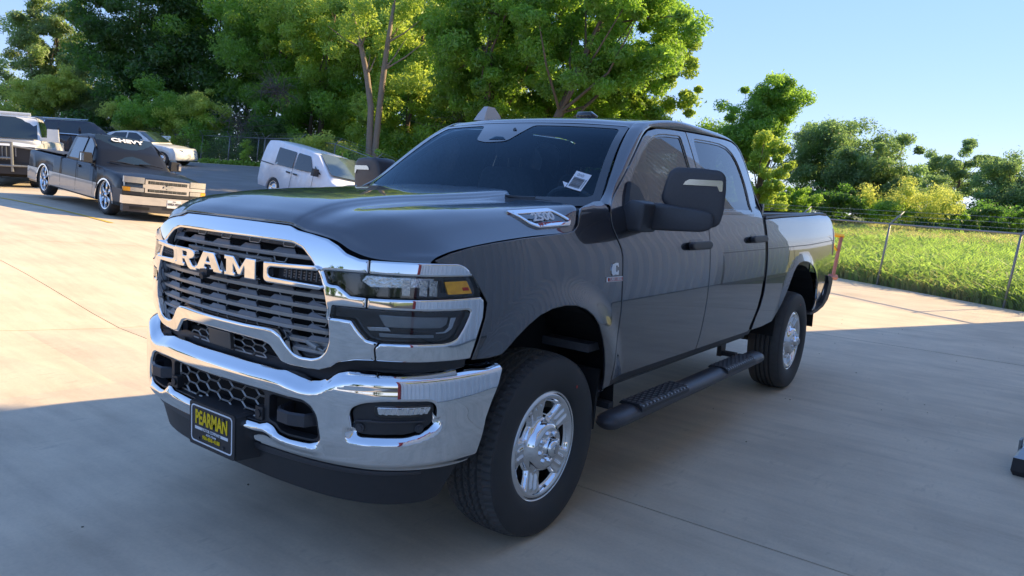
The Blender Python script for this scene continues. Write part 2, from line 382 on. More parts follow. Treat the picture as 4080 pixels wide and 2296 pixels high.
# ================================================================ SETTING
def concrete_mat():
    m = bpy.data.materials.new('broom_finished_concrete'); m.use_nodes = True; t = m.node_tree; b = t.nodes['Principled BSDF']; b.inputs['Roughness'].default_value = .78; b.inputs['Specular IOR Level'].default_value = .35
    tc = node(t, 'ShaderNodeNewGeometry')
    def nz(scale, det, sx=1, sy=1, rot=0):
        mp = node(t, 'ShaderNodeMapping'); mp.inputs['Scale'].default_value = (sx, sy, 1); mp.inputs['Rotation'].default_value = (0, 0, rot); t.links.new(tc.outputs['Position'], mp.inputs[0])
        n = node(t, 'ShaderNodeTexNoise'); n.inputs['Scale'].default_value = scale; n.inputs['Detail'].default_value = det; n.inputs['Roughness'].default_value = .6; t.links.new(mp.outputs[0], n.inputs['Vector']); return n.outputs['Fac']
    def ramp(f, a, ca, b_, cb):
        r = node(t, 'ShaderNodeValToRGB'); r.color_ramp.elements[0].position = a; r.color_ramp.elements[0].color = (*ca, 1); r.color_ramp.elements[1].position = b_; r.color_ramp.elements[1].color = (*cb, 1); t.links.new(f, r.inputs[0]); return r.outputs[0]
    def mul(a, b_, k=1.):
        m_ = node(t, 'ShaderNodeMix', data_type='RGBA', blend_type='MULTIPLY'); m_.inputs[0].default_value = k; t.links.new(a, m_.inputs[6]); t.links.new(b_, m_.inputs[7]); return m_.outputs[2]
    c = ramp(nz(.35, 6), .3, (.66, .54, .40), .72, (.75, .625, .475))
    c = mul(c, ramp(nz(1.6, 7, 1, 1), .28, (.80, .80, .81), .60, (1, 1, 1)))
    c = mul(c, ramp(nz(6, 4, .22, 1.6, .12), .30, (.86, .87, .89), .60, (1, 1, 1)), .8)       # long faint sweeps
    c = mul(c, ramp(nz(2.2, 8, .35, 1.8, -.5), .34, (.84, .83, .82), .50, (1, 1, 1)), .6)
    c = mul(c, ramp(nz(60, 3), .30, (.93, .93, .93), .62, (1, 1, 1)))
    v = node(t, 'ShaderNodeTexVoronoi'); v.inputs['Scale'].default_value = 1.7; t.links.new(tc.outputs['Position'], v.inputs['Vector'])
    c = mul(c, ramp(v.outputs['Distance'], .006, (.25, .24, .22), .012, (1, 1, 1)))
    # dusty tyre smudges
    sm = nz(3.2, 9); sm2 = nz(26, 2, 1, .25, .8)
    mm = node(t, 'ShaderNodeMath', operation='MULTIPLY'); t.links.new(sm, mm.inputs[0]); t.links.new(sm2, mm.inputs[1])
    c = mul(c, ramp(mm.outputs[0], .34, (1, 1, 1), .42, (.88, .88, .89)))
    t.links.new(c, b.inputs['Base Color'])
    bp = node(t, 'ShaderNodeBump'); bp.inputs['Strength'].default_value = .35; bp.inputs['Distance'].default_value = .0015; t.links.new(nz(220, 3, .25, 1.5), bp.inputs['Height']); t.links.new(bp.outputs[0], b.inputs['Normal'])
    return m
M['concrete'] = concrete_mat()
M['tree_shade'] = mat('tree_shade_concrete', (.20, .195, .19), .85, noise=(1.2, .35), bump=(120, .4, .004), coord='Object')  # concrete under the trees: their shadow put into the grey
M['soil'] = mat('soil_and_dry_litter', (.10, .085, .05), .95, noise=(2., .4), bump=(30, .6, .03))
M['gfield'] = mat('field_ground', (.10, .13, .03), .95, noise=(1.4, .5), bump=(20, .8, .05))
def sheet(name, x0, x1, y0, y1, n, m, dz, parent=None, inside=None, kind='structure'):
    X = np.linspace(x0, x1, n); Y = np.linspace(y0, y1, n); xx, yy = np.meshgrid(X, Y, indexing='ij'); P = np.stack([xx, yy, ground(xx, yy) + dz], -1); idx = np.arange(n * n).reshape(n, n)
    F = np.stack([idx[:-1, :-1], idx[1:, :-1], idx[1:, 1:], idx[:-1, 1:]], -1).reshape(-1, 4)
    if inside is not None:
        c = P.reshape(-1, 3)[F].mean(1); F = F[inside(c[:, 0], c[:, 1])]
    o = mkobj(name, P.reshape(-1, 3), F, m, parent, True)
    if not parent: tag(o, kind=kind)
    return o
sheet('ground', -260, 200, -160, 300, 230, M['gfield'], -.10)
# fence line on the right: the concrete stops there
FA = np.array([-2.84, 16.9]); FB = np.array([3.6, 12.0]); fdir = (FB - FA) / np.linalg.norm(FB - FA); fn2 = np.array([-fdir[1], fdir[0]])
FENCE_C = np.array([-25.5, 35.0])
def beyond(x, y): return (x - FA[0]) * fn2[0] + (y - FA[1]) * fn2[1]
pav = sheet('pavement_bed', -70, 30, -40, 60, 90, M['liner'], -.045, inside=lambda x, y: beyond(x, y) < .1)
# poured slabs with 7 mm joints
xj = [-43, -38.5, -34.2, -29.9, -25.6, -21.3, -17.1, -12.8, -8.5, -4.25, 8.6, 14]; yj = [-25, -19, -12.2, -5.8, .62, 7.02, 13.4, 19.8, 26]
cnt = 0
for i in range(len(xj) - 1):
    for j in range(len(yj) - 1):
        x0, x1, y0, y1 = xj[i] + .006, xj[i + 1] - .006, yj[j] + .006, yj[j + 1] - .006
        cxy = world_at(2040, 1148, 1)  # camera reference only for culling slabs far behind
        if (x1 < -30 and y0 > 20) or y1 < -20: continue
        n = 9; X = np.linspace(x0, x1, n); Y = np.linspace(y0, y1, n)
        ang = -.0
        xx, yy = np.meshgrid(X, Y, indexing='ij'); 
        P = np.stack([xx, yy, ground(xx, yy)], -1); Q = P - [0, 0, .04]; idx = np.arange(n * n).reshape(n, n)
        F = np.stack([idx[:-1, :-1], idx[1:, :-1], idx[1:, 1:], idx[:-1, 1:]], -1).reshape(-1, 4)
        bl = np.concatenate([idx[:, 0], idx[-1, 1:], idx[-2::-1, -1], idx[0, -2:0:-1]]); V = np.concatenate([P.reshape(-1, 3), Q.reshape(-1, 3)]); N_ = n * n
        fr_ = np.stack([bl, bl + N_, np.roll(bl, -1) + N_, np.roll(bl, -1)], -1)
        c = P.reshape(-1, 3)[F].mean(1); cut = beyond(c[:, 0], c[:, 1]) < .3
        if not cut.any(): continue
        if not cut.all(): 
            n2 = 60; X = np.linspace(x0, x1, n2); Y = np.linspace(y0, y1, n2); xx, yy = np.meshgrid(X, Y, indexing='ij'); d = beyond(xx, yy); s_ = np.minimum(0, .02 - d); xx = xx + fn2[0] * s_; yy = yy + fn2[1] * s_
            P = np.stack([xx, yy, ground(xx, yy)], -1).reshape(-1, 3); idx = np.arange(n2 * n2).reshape(n2, n2); F = np.stack([idx[:-1, :-1], idx[1:, :-1], idx[1:, 1:], idx[:-1, 1:]], -1).reshape(-1, 4)
            c = P[F].mean(1); keep = (beyond(c[:, 0], c[:, 1]) < .02) & (c[:, 0] >= x0) & (c[:, 0] <= x1) & (c[:, 1] >= y0)
            mkobj('concrete_slab', P, F[keep], M['concrete'], pav)
        else: mkobj('concrete_slab', V, np.concatenate([F, fr_]), M['concrete'], pav)
# ---------------------------------------------------------------- metal workshop building on the right (seen as reflection and shadow)
bd = np.array([0., 1.]); bn = np.array([-1., 0.])   # wall runs along bd, faces bn (towards the truck)
B0 = np.array([4.6, -3.6])
BLD = empty('workshop_building', (B0[0], B0[1], 0), 'pale ribbed metal workshop building with red roof trim, its shadow covering the truck', 'building')
M['siding'] = mat('pale_ribbed_siding', (.80, .79, .77), .5, .0, noise=(.8, .06))
Lw, split, H1, H2 = 19.7, 16.6, 8.45, 7.85
b = MB(); pr = [(0, 0), (.19, 0), (.22, .085), (.33, .085), (.36, 0)]; s = 0.
vs = []; fs = []
def bp_(a, d, z): return (a * bd[0] + bn[0] * d, a * bd[1] + bn[1] * d, z)
for k in range(int(Lw / .36)):
    H = H1 if k * .36 < split else H2
    for (a0, d0), (a1, d1) in zip(pr[:-1], pr[1:]):
        n0 = len(vs); vs += [bp_(k * .36 + a0, d0, -1.2), bp_(k * .36 + a1, d1, -1.2), bp_(k * .36 + a1, d1, H), bp_(k * .36 + a0, d0, H)]; fs.append((n0, n0 + 1, n0 + 2, n0 + 3))
o = mkobj('ribbed_wall', vs, fs, M['siding'], BLD)
b = MB()
def bbox(a0, a1, d0, d1, z0, z1):
    v = [bp_(a, d, z) for z in (z0, z1) for a, d in ((a0, d0), (a1, d0), (a1, d1), (a0, d1))]; b.add(v, [(0, 3, 2, 1), (4, 5, 6, 7), (0, 1, 5, 4), (1, 2, 6, 5), (2, 3, 7, 6), (3, 0, 4, 7)])
bbox(0, .18, -18, -.02, -1.2, H1); bbox(0, Lw, -18, -17.8, -1.2, H2); bbox(Lw - .2, Lw, -18, 0, -1.2, H2); b.build('end_wall', M['siding'], BLD)
b = MB(); bbox(-.1, split, -18, -.02, H1 - .1, H1 - .02); bbox(split, Lw, -18, -.02, H2 - .12, H2 - .04); b.build('roof', M['siding'], BLD)
b = MB(); bbox(-.12, split + .22, -.05, .22, H1 - .42, H1 + .06); bbox(-.14, .0, -18, .24, H1 - .38, H1 + .06); bbox(-.14, .10, .00, .12, -.1, H1 - .38); b.build('red_trim', M['redtrim'], BLD)
b = MB(); bbox(0.05, Lw, .09, .10, -.6, .03); b.build('base_flashing', M['galv'], BLD)
b = MB(); bbox(.9, 7.6, .09, .13, 3.75, 5.0); sg_ = b.build('wall_sign', mat('yellow_sign_face', (.75, .62, .05), .45, noise=(2, .05)), BLD)
p0 = np.array(bp_(4.25, .15, 4.40)) 
textobj('sign_lettering', 'PEARMAN', 1.15, M['black'], sg_, .01, .03, 1.0, frame(p0, (-bd[0], -bd[1], 0), (0, 0, 1)))
# ================================================================ VEGETATION
def leafmat(name, col, tcol, rough=.5, tw=.45):
    m = bpy.data.materials.new(name); m.use_nodes = True; t = m.node_tree; t.nodes.clear(); out = node(t, 'ShaderNodeOutputMaterial')
    at = node(t, 'ShaderNodeAttribute', attribute_name='rnd'); 
    def two(a, b_):
        x = node(t, 'ShaderNodeMix', data_type='RGBA'); x.inputs[6].default_value = (*a, 1); x.inputs[7].default_value = (*b_, 1); t.links.new(at.outputs['Fac'], x.inputs[0]); return x.outputs[2]
    d = node(t, 'ShaderNodeBsdfDiffuse'); tr = node(t, 'ShaderNodeBsdfTranslucent'); gl = node(t, 'ShaderNodeBsdfGlossy'); gl.inputs['Roughness'].default_value = rough; gl.inputs[0].default_value = (.7, .75, .7, 1)
    t.links.new(two([c * .65 for c in col], [min(1, c * 1.5) for c in col]), d.inputs[0]); t.links.new(two([c * .7 for c in tcol], [min(1, c * 1.35) for c in tcol]), tr.inputs[0])
    m1 = node(t, 'ShaderNodeMixShader'); m1.inputs[0].default_value = tw; t.links.new(d.outputs[0], m1.inputs[1]); t.links.new(tr.outputs[0], m1.inputs[2])
    m2 = node(t, 'ShaderNodeMixShader'); m2.inputs[0].default_value = .05; t.links.new(m1.outputs[0], m2.inputs[1]); t.links.new(gl.outputs[0], m2.inputs[2]); t.links.new(m2.outputs[0], out.inputs[0]); return m
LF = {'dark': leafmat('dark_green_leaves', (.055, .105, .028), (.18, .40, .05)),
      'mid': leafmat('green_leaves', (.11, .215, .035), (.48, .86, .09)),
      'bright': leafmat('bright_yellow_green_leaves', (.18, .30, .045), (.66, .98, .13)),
      'sun_lime': leafmat('sunlit_lime_leaves', (.34, .44, .07), (.85, 1.0, .20)),  # sunlight on the bushes painted in as a brighter leaf colour
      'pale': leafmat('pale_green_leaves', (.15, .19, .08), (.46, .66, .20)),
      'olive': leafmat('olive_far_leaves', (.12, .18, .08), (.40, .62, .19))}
M['bark'] = mat('grey_brown_bark', (.13, .10, .075), .9, noise=(3, .35), bump=(14, .8, .03))
M['bark_light'] = mat('pale_bark', (.26, .20, .15), .85, noise=(4, .3), bump=(12, .6, .02))
M['twig'] = mat('dry_twigs', (.10, .085, .08), .9, noise=(9, .3))
def leaves(C_, Rr, n, size, rs, flat=.3, axis=None, droop=.25):
    """C_ clump centres (m,3), Rr clump radii, n leaves -> quad verts, faces, per-face random"""
    k = rs.integers(0, len(C_), n); d = rs.normal(size=(n, 3)); d /= np.linalg.norm(d, axis=1, keepdims=True)
    rad = rs.random(n) ** .45; P = C_[k] + d * (rad * Rr[k])[:, None] * np.array([1, 1, .72])
    nn = d * .6 + rs.normal(size=(n, 3)) * .6 + np.array([0, 0, .45]); nn /= np.linalg.norm(nn, axis=1, keepdims=True)
    a = np.cross(nn, rs.normal(size=(n, 3))); a /= np.linalg.norm(a, axis=1, keepdims=True); b = np.cross(nn, a)
    a = a + np.array([0, 0, -droop]) * rs.random((n, 1)); s = size * (.5 + .9 * rs.random(n))[:, None]
    st = rs.random(n) < .06; P[st] += rs.normal(size=(int(st.sum()), 3)) * np.mean(Rr) * .30
    V = np.stack([P - a * s - b * s * .34, P + a * s, P - a * s * .5 + b * s * .46], 1).reshape(-1, 3)
    F = np.arange(3 * n).reshape(n, 3); tone = np.clip(rs.random(len(C_))[k] * .6 + rs.random(n) * .4, 0, 1)
    return V, F, tone
def foliage_obj(name, V, F, tone, m, parent=None):
    o = mkobj(name, V, F, m, parent); at = o.data.attributes.new('rnd', 'FLOAT', 'FACE'); at.data.foreach_set('value', tone.astype(np.float32)); return o
def crown(center, rad, rs, nclump, nleaf, size, shell=.45, clr=.24, gaps=0.):
    c = rs.normal(size=(nclump, 3)); c /= np.linalg.norm(c, axis=1, keepdims=True); r = shell + (1 - shell) * rs.random(nclump) ** .6
    ph = rs.random(6) * 6.28; lump = 1 + .20 * np.sin(c[:, 0] * 4 + ph[0]) * np.cos(c[:, 1] * 3.6 + ph[1]) + .16 * np.sin(c[:, 2] * 6 + ph[2] + c[:, 0] * 5)
    C_ = np.array(center) + c * (r * lump)[:, None] * np.array(rad); Rr = np.mean(rad) * clr * (.55 + .8 * rs.random(nclump)); return C_, Rr
def trunk_mb(base, top, r0, rs, limbs, wob=.25, twin=False):
    b = MB(); B_ = np.array(base, float); Tp = np.array(top, float); L = np.linalg.norm(Tp - B_); pts = []
    w1 = rs.normal(size=3) * [1, 1, 0]; w2 = rs.normal(size=3) * [1, 1, 0]
    for i in range(9):
        t = i / 8; pts.append(B_ + (Tp - B_) * t + w1 * wob * math.sin(t * 3.1) * .5 + w2 * wob * math.sin(t * 7) * .2)
    b.tube(pts, [r0 * (1.25 if i == 0 else 1) * (1 - .72 * i / 8) for i in range(9)], 8)
    for q in limbs:
        i = rs.integers(3, 8); s_ = pts[i]; q = np.array(q); mid = (s_ + q) / 2 + rs.normal(size=3) * L * .03 - np.array([0, 0, L * .02])
        rr = r0 * .40 * (1 - i / 12); b.tube([s_, s_ * .6 + mid * .4, mid, q * .6 + mid * .4, q], [rr, rr * .8, rr * .6, rr * .38, rr * .15], 6, False)
    return b
NLK = 1.9
def tree(u, v, d, w_px, h_px, kind, label, nl=26000, size=.12, trunk=True, seed=1, clump=70, shell=.45, group='trees behind the fence', name='tree', bark='bark', cat='tree', clr=.24, r0=.22, top_only=False, uv0=None):
    """crown centred at photo pixel (u,v) (4080 wide), depth d metres, crown size in photo pixels"""
    rs = np.random.default_rng(seed); c = world_at(u, v, d); rx = w_px / 2 * d / FPX; rz = h_px / 2 * d / FPX
    b0 = world_at(*(uv0 or (u, v + h_px * .5)), d); base = np.array([b0[0], b0[1], 0]); 
    bx = c[:2] - LEAN[:2] / LEAN[2] * (c[2] - float(ground(c[0], c[1]))); base = np.array([bx[0], bx[1], float(ground(bx[0], bx[1])) - .05])
    if uv0 is not None: q = world_at(uv0[0], uv0[1], d); base = np.array([q[0], q[1], float(ground(q[0], q[1])) - .05])
    root = empty(name, base, label, cat, group); rel = lambda p: np.asarray(p) - base
    C_, Rr = crown(c, (rx, rx * .9, rz), rs, clump, nl, size, shell, clr)
    V, F, tn = leaves(C_, Rr, int(nl * NLK), size * .86, rs); o = foliage_obj('crown', rel(V), F, tn, LF[kind], root)
    if trunk:
        li = C_[rs.choice(len(C_), min(12, len(C_)), False)]; tp = c + LEAN * rz * .35
        tb = trunk_mb(rel(base), rel(tp), r0, rs, [rel(q) for q in li]); tb.build('trunk', M[bark], root, True)
    return root
DL = 'dark leafy tree, tallest and darkest of the trees above the parked cars'
# (u, v, depth, crown w, crown h, kind, label)
TR = [
 (215, 150, 62, 330, 420, 'pale', 'pale grey-green tree at the far left, its crown against the sky', dict(nl=17000, size=.17)),
 (20, 420, 64, 300, 420, 'pale', 'pale tree at the very left edge above the dark parked car', dict(nl=10000, size=.17)),
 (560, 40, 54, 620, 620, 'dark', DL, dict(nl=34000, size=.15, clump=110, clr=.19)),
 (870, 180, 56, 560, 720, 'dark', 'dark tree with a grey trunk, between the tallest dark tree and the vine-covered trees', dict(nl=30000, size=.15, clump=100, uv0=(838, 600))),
 (420, 360, 60, 420, 320, 'pale', 'small pale tree behind the row of far parked cars', dict(nl=12000, size=.15)),
 (1120, 190, 51, 560, 760, 'mid', 'broad green tree hung with vines, left of the two slim pale trunks', dict(nl=42000, size=.13, clump=120, clr=.2, shell=.3)),
 (1330, 120, 47, 620, 560, 'bright', 'bright yellow-green tree behind the two slim pale trunks', dict(nl=36000, size=.13, clump=110, clr=.2)),
 (1680, 170, 44, 560, 640, 'bright', 'bright green tree behind the roof antenna of the grey pickup', dict(nl=32000, size=.13, clump=110, clr=.2)),
 (1960, 70, 34, 560, 760, 'mid', 'green tree with a thick dark vine-wrapped trunk above the windscreen', dict(nl=38000, size=.12, clump=120, clr=.2, uv0=(1940, 560), r0=.36)),
 (2420, 110, 31, 760, 700, 'mid', 'large green tree over the cab roof, its right side hanging against the open sky', dict(nl=64000, size=.105, clump=190, clr=.15, shell=.35, uv0=(2060, 560), r0=.3)),
 (2620, 330, 33, 330, 420, 'bright', 'light green hanging boughs right above the cab roof', dict(nl=14000, size=.10, clump=60, clr=.18, trunk=False)),
 (1240, 480, 48, 520, 420, 'mid', 'leafy vine-covered tree behind the silver van', dict(nl=30000, size=.12, clump=100, clr=.2, shell=.3)),
 (1640, 470, 40, 520, 380, 'bright', 'yellow-green leafy thicket tree above the far mirror of the grey pickup', dict(nl=24000, size=.12, clump=90, clr=.2, shell=.3)),
 (3085, 410, 46, 250, 260, 'mid', 'upper lobe of leafy tree right of the cab', dict(nl=15000, size=.12, clump=90, clr=.26, shell=.15)),
 (2975, 560, 46, 330, 330, 'mid', 'leafy tree with a forked trunk standing right of the cab, lit against the sky', dict(nl=17000, size=.12, clump=90, clr=.26, shell=.15)),
 (3060, 690, 40, 190, 300, 'bright', 'bright yellow-green vine-clad small tree just right of the cab', dict(nl=10000, size=.11, clump=40)),
 (3330, 640, 60, 430, 330, 'olive', 'broad round-topped tree beyond the field, left one of the wide pair', dict(nl=26000, size=.15, clump=120, clr=.24, shell=.2)),
 (3500, 720, 56, 330, 290, 'olive', 'rounded tree beyond the field, right of the wide round-topped tree', dict(nl=20000, size=.14, clump=100, clr=.24, shell=.2)),
 (3840, 680, 84, 360, 190, 'olive', 'flat-topped distant tree with sky showing through its stems', dict(nl=16000, size=.17, clump=70, clr=.17)),
 (4060, 780, 60, 420, 330, 'olive', 'big dark leafy tree at the right edge beyond the field', dict(nl=24000, size=.15, clump=120, clr=.24, shell=.2)),
 (1020, 60, 56, 700, 620, 'mid', 'green tree filling the gap behind the vine-hung tree', dict(nl=20000, size=.19, clump=80)),
 (1480, 120, 58, 700, 700, 'mid', 'tree rising behind the two slim pale trunks', dict(nl=20000, size=.19, clump=80)),
 (1900, 200, 54, 600, 560, 'bright', 'light green tree showing between the thick dark trunk and the bright green tree', dict(nl=18000, size=.18, clump=80)),
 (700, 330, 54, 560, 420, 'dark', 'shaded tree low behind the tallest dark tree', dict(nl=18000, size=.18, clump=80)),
 (2010, 400, 37, 560, 330, 'mid', 'dense low foliage around the thick dark trunk behind the roof', dict(nl=22000, size=.12, clump=90, clr=.2, trunk=False)),
 (2330, 380, 36, 520, 260, 'mid', 'low hanging boughs left of the roof marker', dict(nl=18000, size=.12, clump=80, clr=.2, trunk=False)),
 (1740, 380, 43, 460, 420, 'mid', 'shaded foliage between the bright tree and the thick dark trunk', dict(nl=18000, size=.13, clump=80, clr=.2, trunk=False)),
 (2230, 60, 36, 520, 560, 'mid', 'leafy tree whose crown merges left of the large tree over the cab', dict(nl=26000, size=.12, clump=100, clr=.18)),
]
for i, (u, v, d, wp, hp, kind, lab, kw) in enumerate(TR): 
    tree(u, v, d, wp, hp, kind, lab, seed=20 + i, **kw)
# two slim pale trunks side by side
for (pts, lab, nm) in (([(1470, 600), (1478, 430), (1462, 300), (1440, 190), (1405, 60)], 'slim pale tree trunk leaning left, left of the pair behind the van', 'slim_tree'), ([(1495, 590), (1512, 430), (1530, 280), (1545, 170), (1570, 20)], 'slim pale tree trunk leaning right, right of the pair behind the van', 'slim_tree')):
    d = 36; P = [world_at(u, v, d) for u, v in pts]; g = P[0].copy(); g[2] = float(ground(g[0], g[1])) - .1; base = g.copy(); P = [g] + P
    root = empty(nm, base, lab, 'tree', 'pair of slim trunks'); b = MB(); b.tube([p - base for p in P], [.20, .16, .15, .14, .12, .08], 8)
    rs = np.random.default_rng(len(lab)); 
    for k in range(5):
        s_ = P[3 + k % 3] - base; q = s_ + np.array([rs.normal() * 1.2, rs.normal() * .8, .8 + rs.random()]); b.tube([s_, (s_ + q) / 2 + [0, 0, -.1], q], [.05, .035, .012], 5, False)
    b.build('trunk', M['bark_light'], root, True)
    C_ = np.array([P[-1] - base + rs.normal(size=3) * [1.2, 1.2, .8] for _ in range(14)]); V, F, tn = leaves(C_, np.full(14, .6), 3500, .11, rs); foliage_obj('crown', V, F, tn, LF['bright'], root)
# shrubs and vine mounds along the fence
BU = [
 (620, 430, 47, 330, 210, 'mid', 'green bush with light leaf tips above the dark parked SUV'),
 (530, 478, 47.5, 260, 130, 'sun_lime', 'low yellow-green bush leaning on the far fence'),
 (700, 545, 45.8, 200, 250, 'sun_lime', 'yellow-green vine heap draped over the fence beside the square sign'),
 (800, 465, 45.8, 230, 190, 'sun_lime', 'bright yellow-green bush between the dark trees and the fence'),
 (850, 560, 46, 230, 200, 'mid', 'dark green bush behind the first fence posts'),
 (1060, 560, 44.5, 260, 200, 'dark', 'dark mound of leafy vines behind the fence corner'),
 (1280, 610, 36, 300, 130, 'sun_lime', 'bright vine bush right behind the roof of the silver van'),
 (1430, 640, 34, 200, 90, 'bright', 'low leafy bush beside the far mirror'),
 (1560, 600, 38, 260, 220, 'mid', 'green bush at the foot of the two slim trunks'),
 (1800, 560, 38, 360, 320, 'mid', 'shadowed bush behind the windscreen top'),
 (2100, 520, 38, 300, 200, 'bright', 'yellow-green bush seen under the big tree behind the cab'),
 (2330, 500, 50, 330, 150, 'pale', 'pale hazy bush seen through the gap under the big tree'),
 (2620, 520, 42, 300, 120, 'bright', 'low green bush just above the cab roof'),
 (330, 430, 54, 300, 200, 'pale', 'pale brush behind the far parked cars'),
 (120, 400, 54, 320, 190, 'sun_lime', 'sunlit yellow-green brush above the blue parked car'),
 (250, 350, 52, 240, 130, 'sun_lime', 'light green brush with flat top behind the white off-roader'),
 (3640, 805, 49, 360, 140, 'sun_lime', 'bright sunlit shrub at the far edge of the field'),
 (3520, 830, 49, 220, 90, 'mid', 'low shrub left of the bright sunlit shrub'),
 (3760, 850, 50, 160, 70, 'mid', 'small shrub right of the bright sunlit shrub'),
 (3180, 800, 44, 160, 110, 'mid', 'dark shrub behind the bed of the grey pickup'),
 (3330, 810, 50, 240, 120, 'dark', 'shadowed shrub under the round-topped tree'),
 (3960, 870, 52, 320, 110, 'dark', 'dark low shrubs under the right edge tree'),
 (3700, 760, 72, 240, 110, 'olive', 'hazy brush in the gap between the two far tree groups'),
 (20, 560, 58, 180, 120, 'mid', 'green brush at the left edge behind the parked cars'),
]
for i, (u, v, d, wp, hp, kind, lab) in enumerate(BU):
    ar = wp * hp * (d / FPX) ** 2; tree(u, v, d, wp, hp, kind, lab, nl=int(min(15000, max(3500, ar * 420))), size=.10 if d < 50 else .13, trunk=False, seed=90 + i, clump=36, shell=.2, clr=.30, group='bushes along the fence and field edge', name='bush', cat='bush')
# thicket mass that closes the view low down behind the fence (uncountable undergrowth)
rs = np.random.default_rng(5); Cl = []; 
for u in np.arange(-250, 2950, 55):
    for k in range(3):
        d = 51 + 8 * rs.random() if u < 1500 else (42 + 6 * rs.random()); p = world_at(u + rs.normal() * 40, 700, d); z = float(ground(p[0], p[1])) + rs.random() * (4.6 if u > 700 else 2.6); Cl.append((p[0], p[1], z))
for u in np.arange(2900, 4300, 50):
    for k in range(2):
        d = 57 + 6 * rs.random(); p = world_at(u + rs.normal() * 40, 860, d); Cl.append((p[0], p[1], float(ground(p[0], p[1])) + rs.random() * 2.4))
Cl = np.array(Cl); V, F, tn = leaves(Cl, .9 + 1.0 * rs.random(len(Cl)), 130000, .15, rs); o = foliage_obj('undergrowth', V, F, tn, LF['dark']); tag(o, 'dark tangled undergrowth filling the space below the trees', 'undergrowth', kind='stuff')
# bare twiggy tangles
for (u, v, d, r_, lab) in ((1840, 470, 37, 1.5, 'tangle of bare brown vines behind the roof antenna'), (960, 500, 43, 1.7, 'grey-brown mound of dead vines behind the fence'), (1100, 360, 40, 1.0, 'bare brown twigs among the broad green tree')):
    c = world_at(u, v, d); b = MB(); rs = np.random.default_rng(int(u))
    for k in range(110):
        a = rs.normal(size=3); a /= np.linalg.norm(a); p = a * r_ * rs.random() * [1, 1, .7]; q = p + rs.normal(size=3) * .55; m_ = (p + q) / 2 + rs.normal(size=3) * .2; b.tube([p, m_, q], [.016, .012, .006], 3, False)
    o = b.build('vine_tangle', M['twig']); o.location = c; tag(o, lab, 'dead vines', kind='stuff')
# trees behind the camera, seen only in the chrome and paint
for k, (x, y) in enumerate(((-34, -40), (-14, -52), (8, -50), (26, -44), (-52, -22))):
    c = np.array([x, y, 5.]); rs = np.random.default_rng(300 + k); base = np.array([x, y, float(ground(x, y))]); root = empty('tree', base, ['broad tree behind the photographer at the far left of the lot', 'broad tree behind the photographer, left of the middle', 'broad tree straight behind the photographer', 'broad tree behind the photographer, nearest the building', 'broad tree behind the photographer, farthest left by the road'][k], 'tree', 'trees across the lot')
    C_, Rr = crown(c - base, (7, 7, 4), rs, 50, 0, 0); V, F, tn = leaves(C_, Rr, 6000, .35, rs); foliage_obj('crown', V, F, tn, LF['dark'], root); trunk_mb([0, 0, 0], [0, 0, 5], .3, rs, []).build('trunk', M['bark'], root, True)
# ---------------------------------------------------------------- field grass
rs = np.random.default_rng(11)
def blades(n, umin, umax, dmin, dmax, h0, h1, wd, m, name, lab, dens=lambda d: d, seed=0):
    rs = np.random.default_rng(seed); u = rs.uniform(umin, umax, n * 2); d = dmin + (dmax - dmin) * rs.random(n * 2) ** 1.25; r = np.stack([(u - 2040) / FPX, np.zeros_like(u), np.ones_like(u)], 1) @ RC
    P = CAMPOS + r * d[:, None]; ok = beyond(P[:, 0], P[:, 1]) > .12; P = P[ok][:n]; d = d[ok][:n]; k = len(P); P[:, 2] = ground(P[:, 0], P[:, 1]) - .06
    patch = .5 + .5 * np.sin(P[:, 0] * .9 + 1.3 * np.sin(P[:, 1] * .5)) * np.cos(P[:, 1] * .7); h = (h0 + (h1 - h0) * rs.random(k)) * (.65 + .7 * patch); a = rs.random(k) * 2 * PI; w_ = wd * (1 + d / 16) * (.6 + .8 * rs.random(k)); dx = np.stack([np.cos(a), np.sin(a), 0 * a], 1)
    lean = rs.normal(size=(k, 3)) * .38; lean[:, 2] = 0; up = np.zeros((k, 3)); up[:, 2] = 1
    m1 = P + (up + lean * .35) * (h * .55)[:, None]; tp = P + (up * .86 + lean * 1.35) * h[:, None]
    V = np.stack([P - dx * w_[:, None], P + dx * w_[:, None], m1 + dx * w_[:, None] * .8, tp, m1 - dx * w_[:, None] * .8], 1).reshape(-1, 3)
    i = np.arange(k)[:, None] * 5; F = np.concatenate([i + [0, 1, 2, 4]], 0); F2 = i + np.array([[4, 2, 3, 3]])
    V2 = V.reshape(k, 5, 3); 
    V = np.concatenate([V2[:, [0, 1, 2, 4]], np.stack([V2[:, 4], V2[:, 2], V2[:, 3] + dx * .002, V2[:, 3]], 1)], 0).reshape(-1, 3); F = np.arange(len(V)).reshape(-1, 4); tn = np.clip(patch * .5 + rs.random(k) * .5, 0, 1)
    o = foliage_obj(name, V, F, np.concatenate([tn, tn]), m); tag(o, lab, 'grass', kind='stuff'); return o
LF['grass'] = leafmat('meadow_grass', (.36, .36, .11), (.78, .82, .28), tw=.42)
LF['weed'] = leafmat('broad_weeds', (.20, .30, .06), (.50, .80, .14), tw=.45)
blades(95000, 2950, 4400, 14, 62, .25, .60, .011, LF['grass'], 'meadow_grass', 'tall yellow-green meadow grass in the field beyond the fence', seed=1)
blades(26000, 2950, 4400, 13, 34, .30, .75, .020, LF['weed'], 'weeds', 'broad-leaved green weeds growing close behind the fence', seed=2)
Cw = []; rs = np.random.default_rng(3)
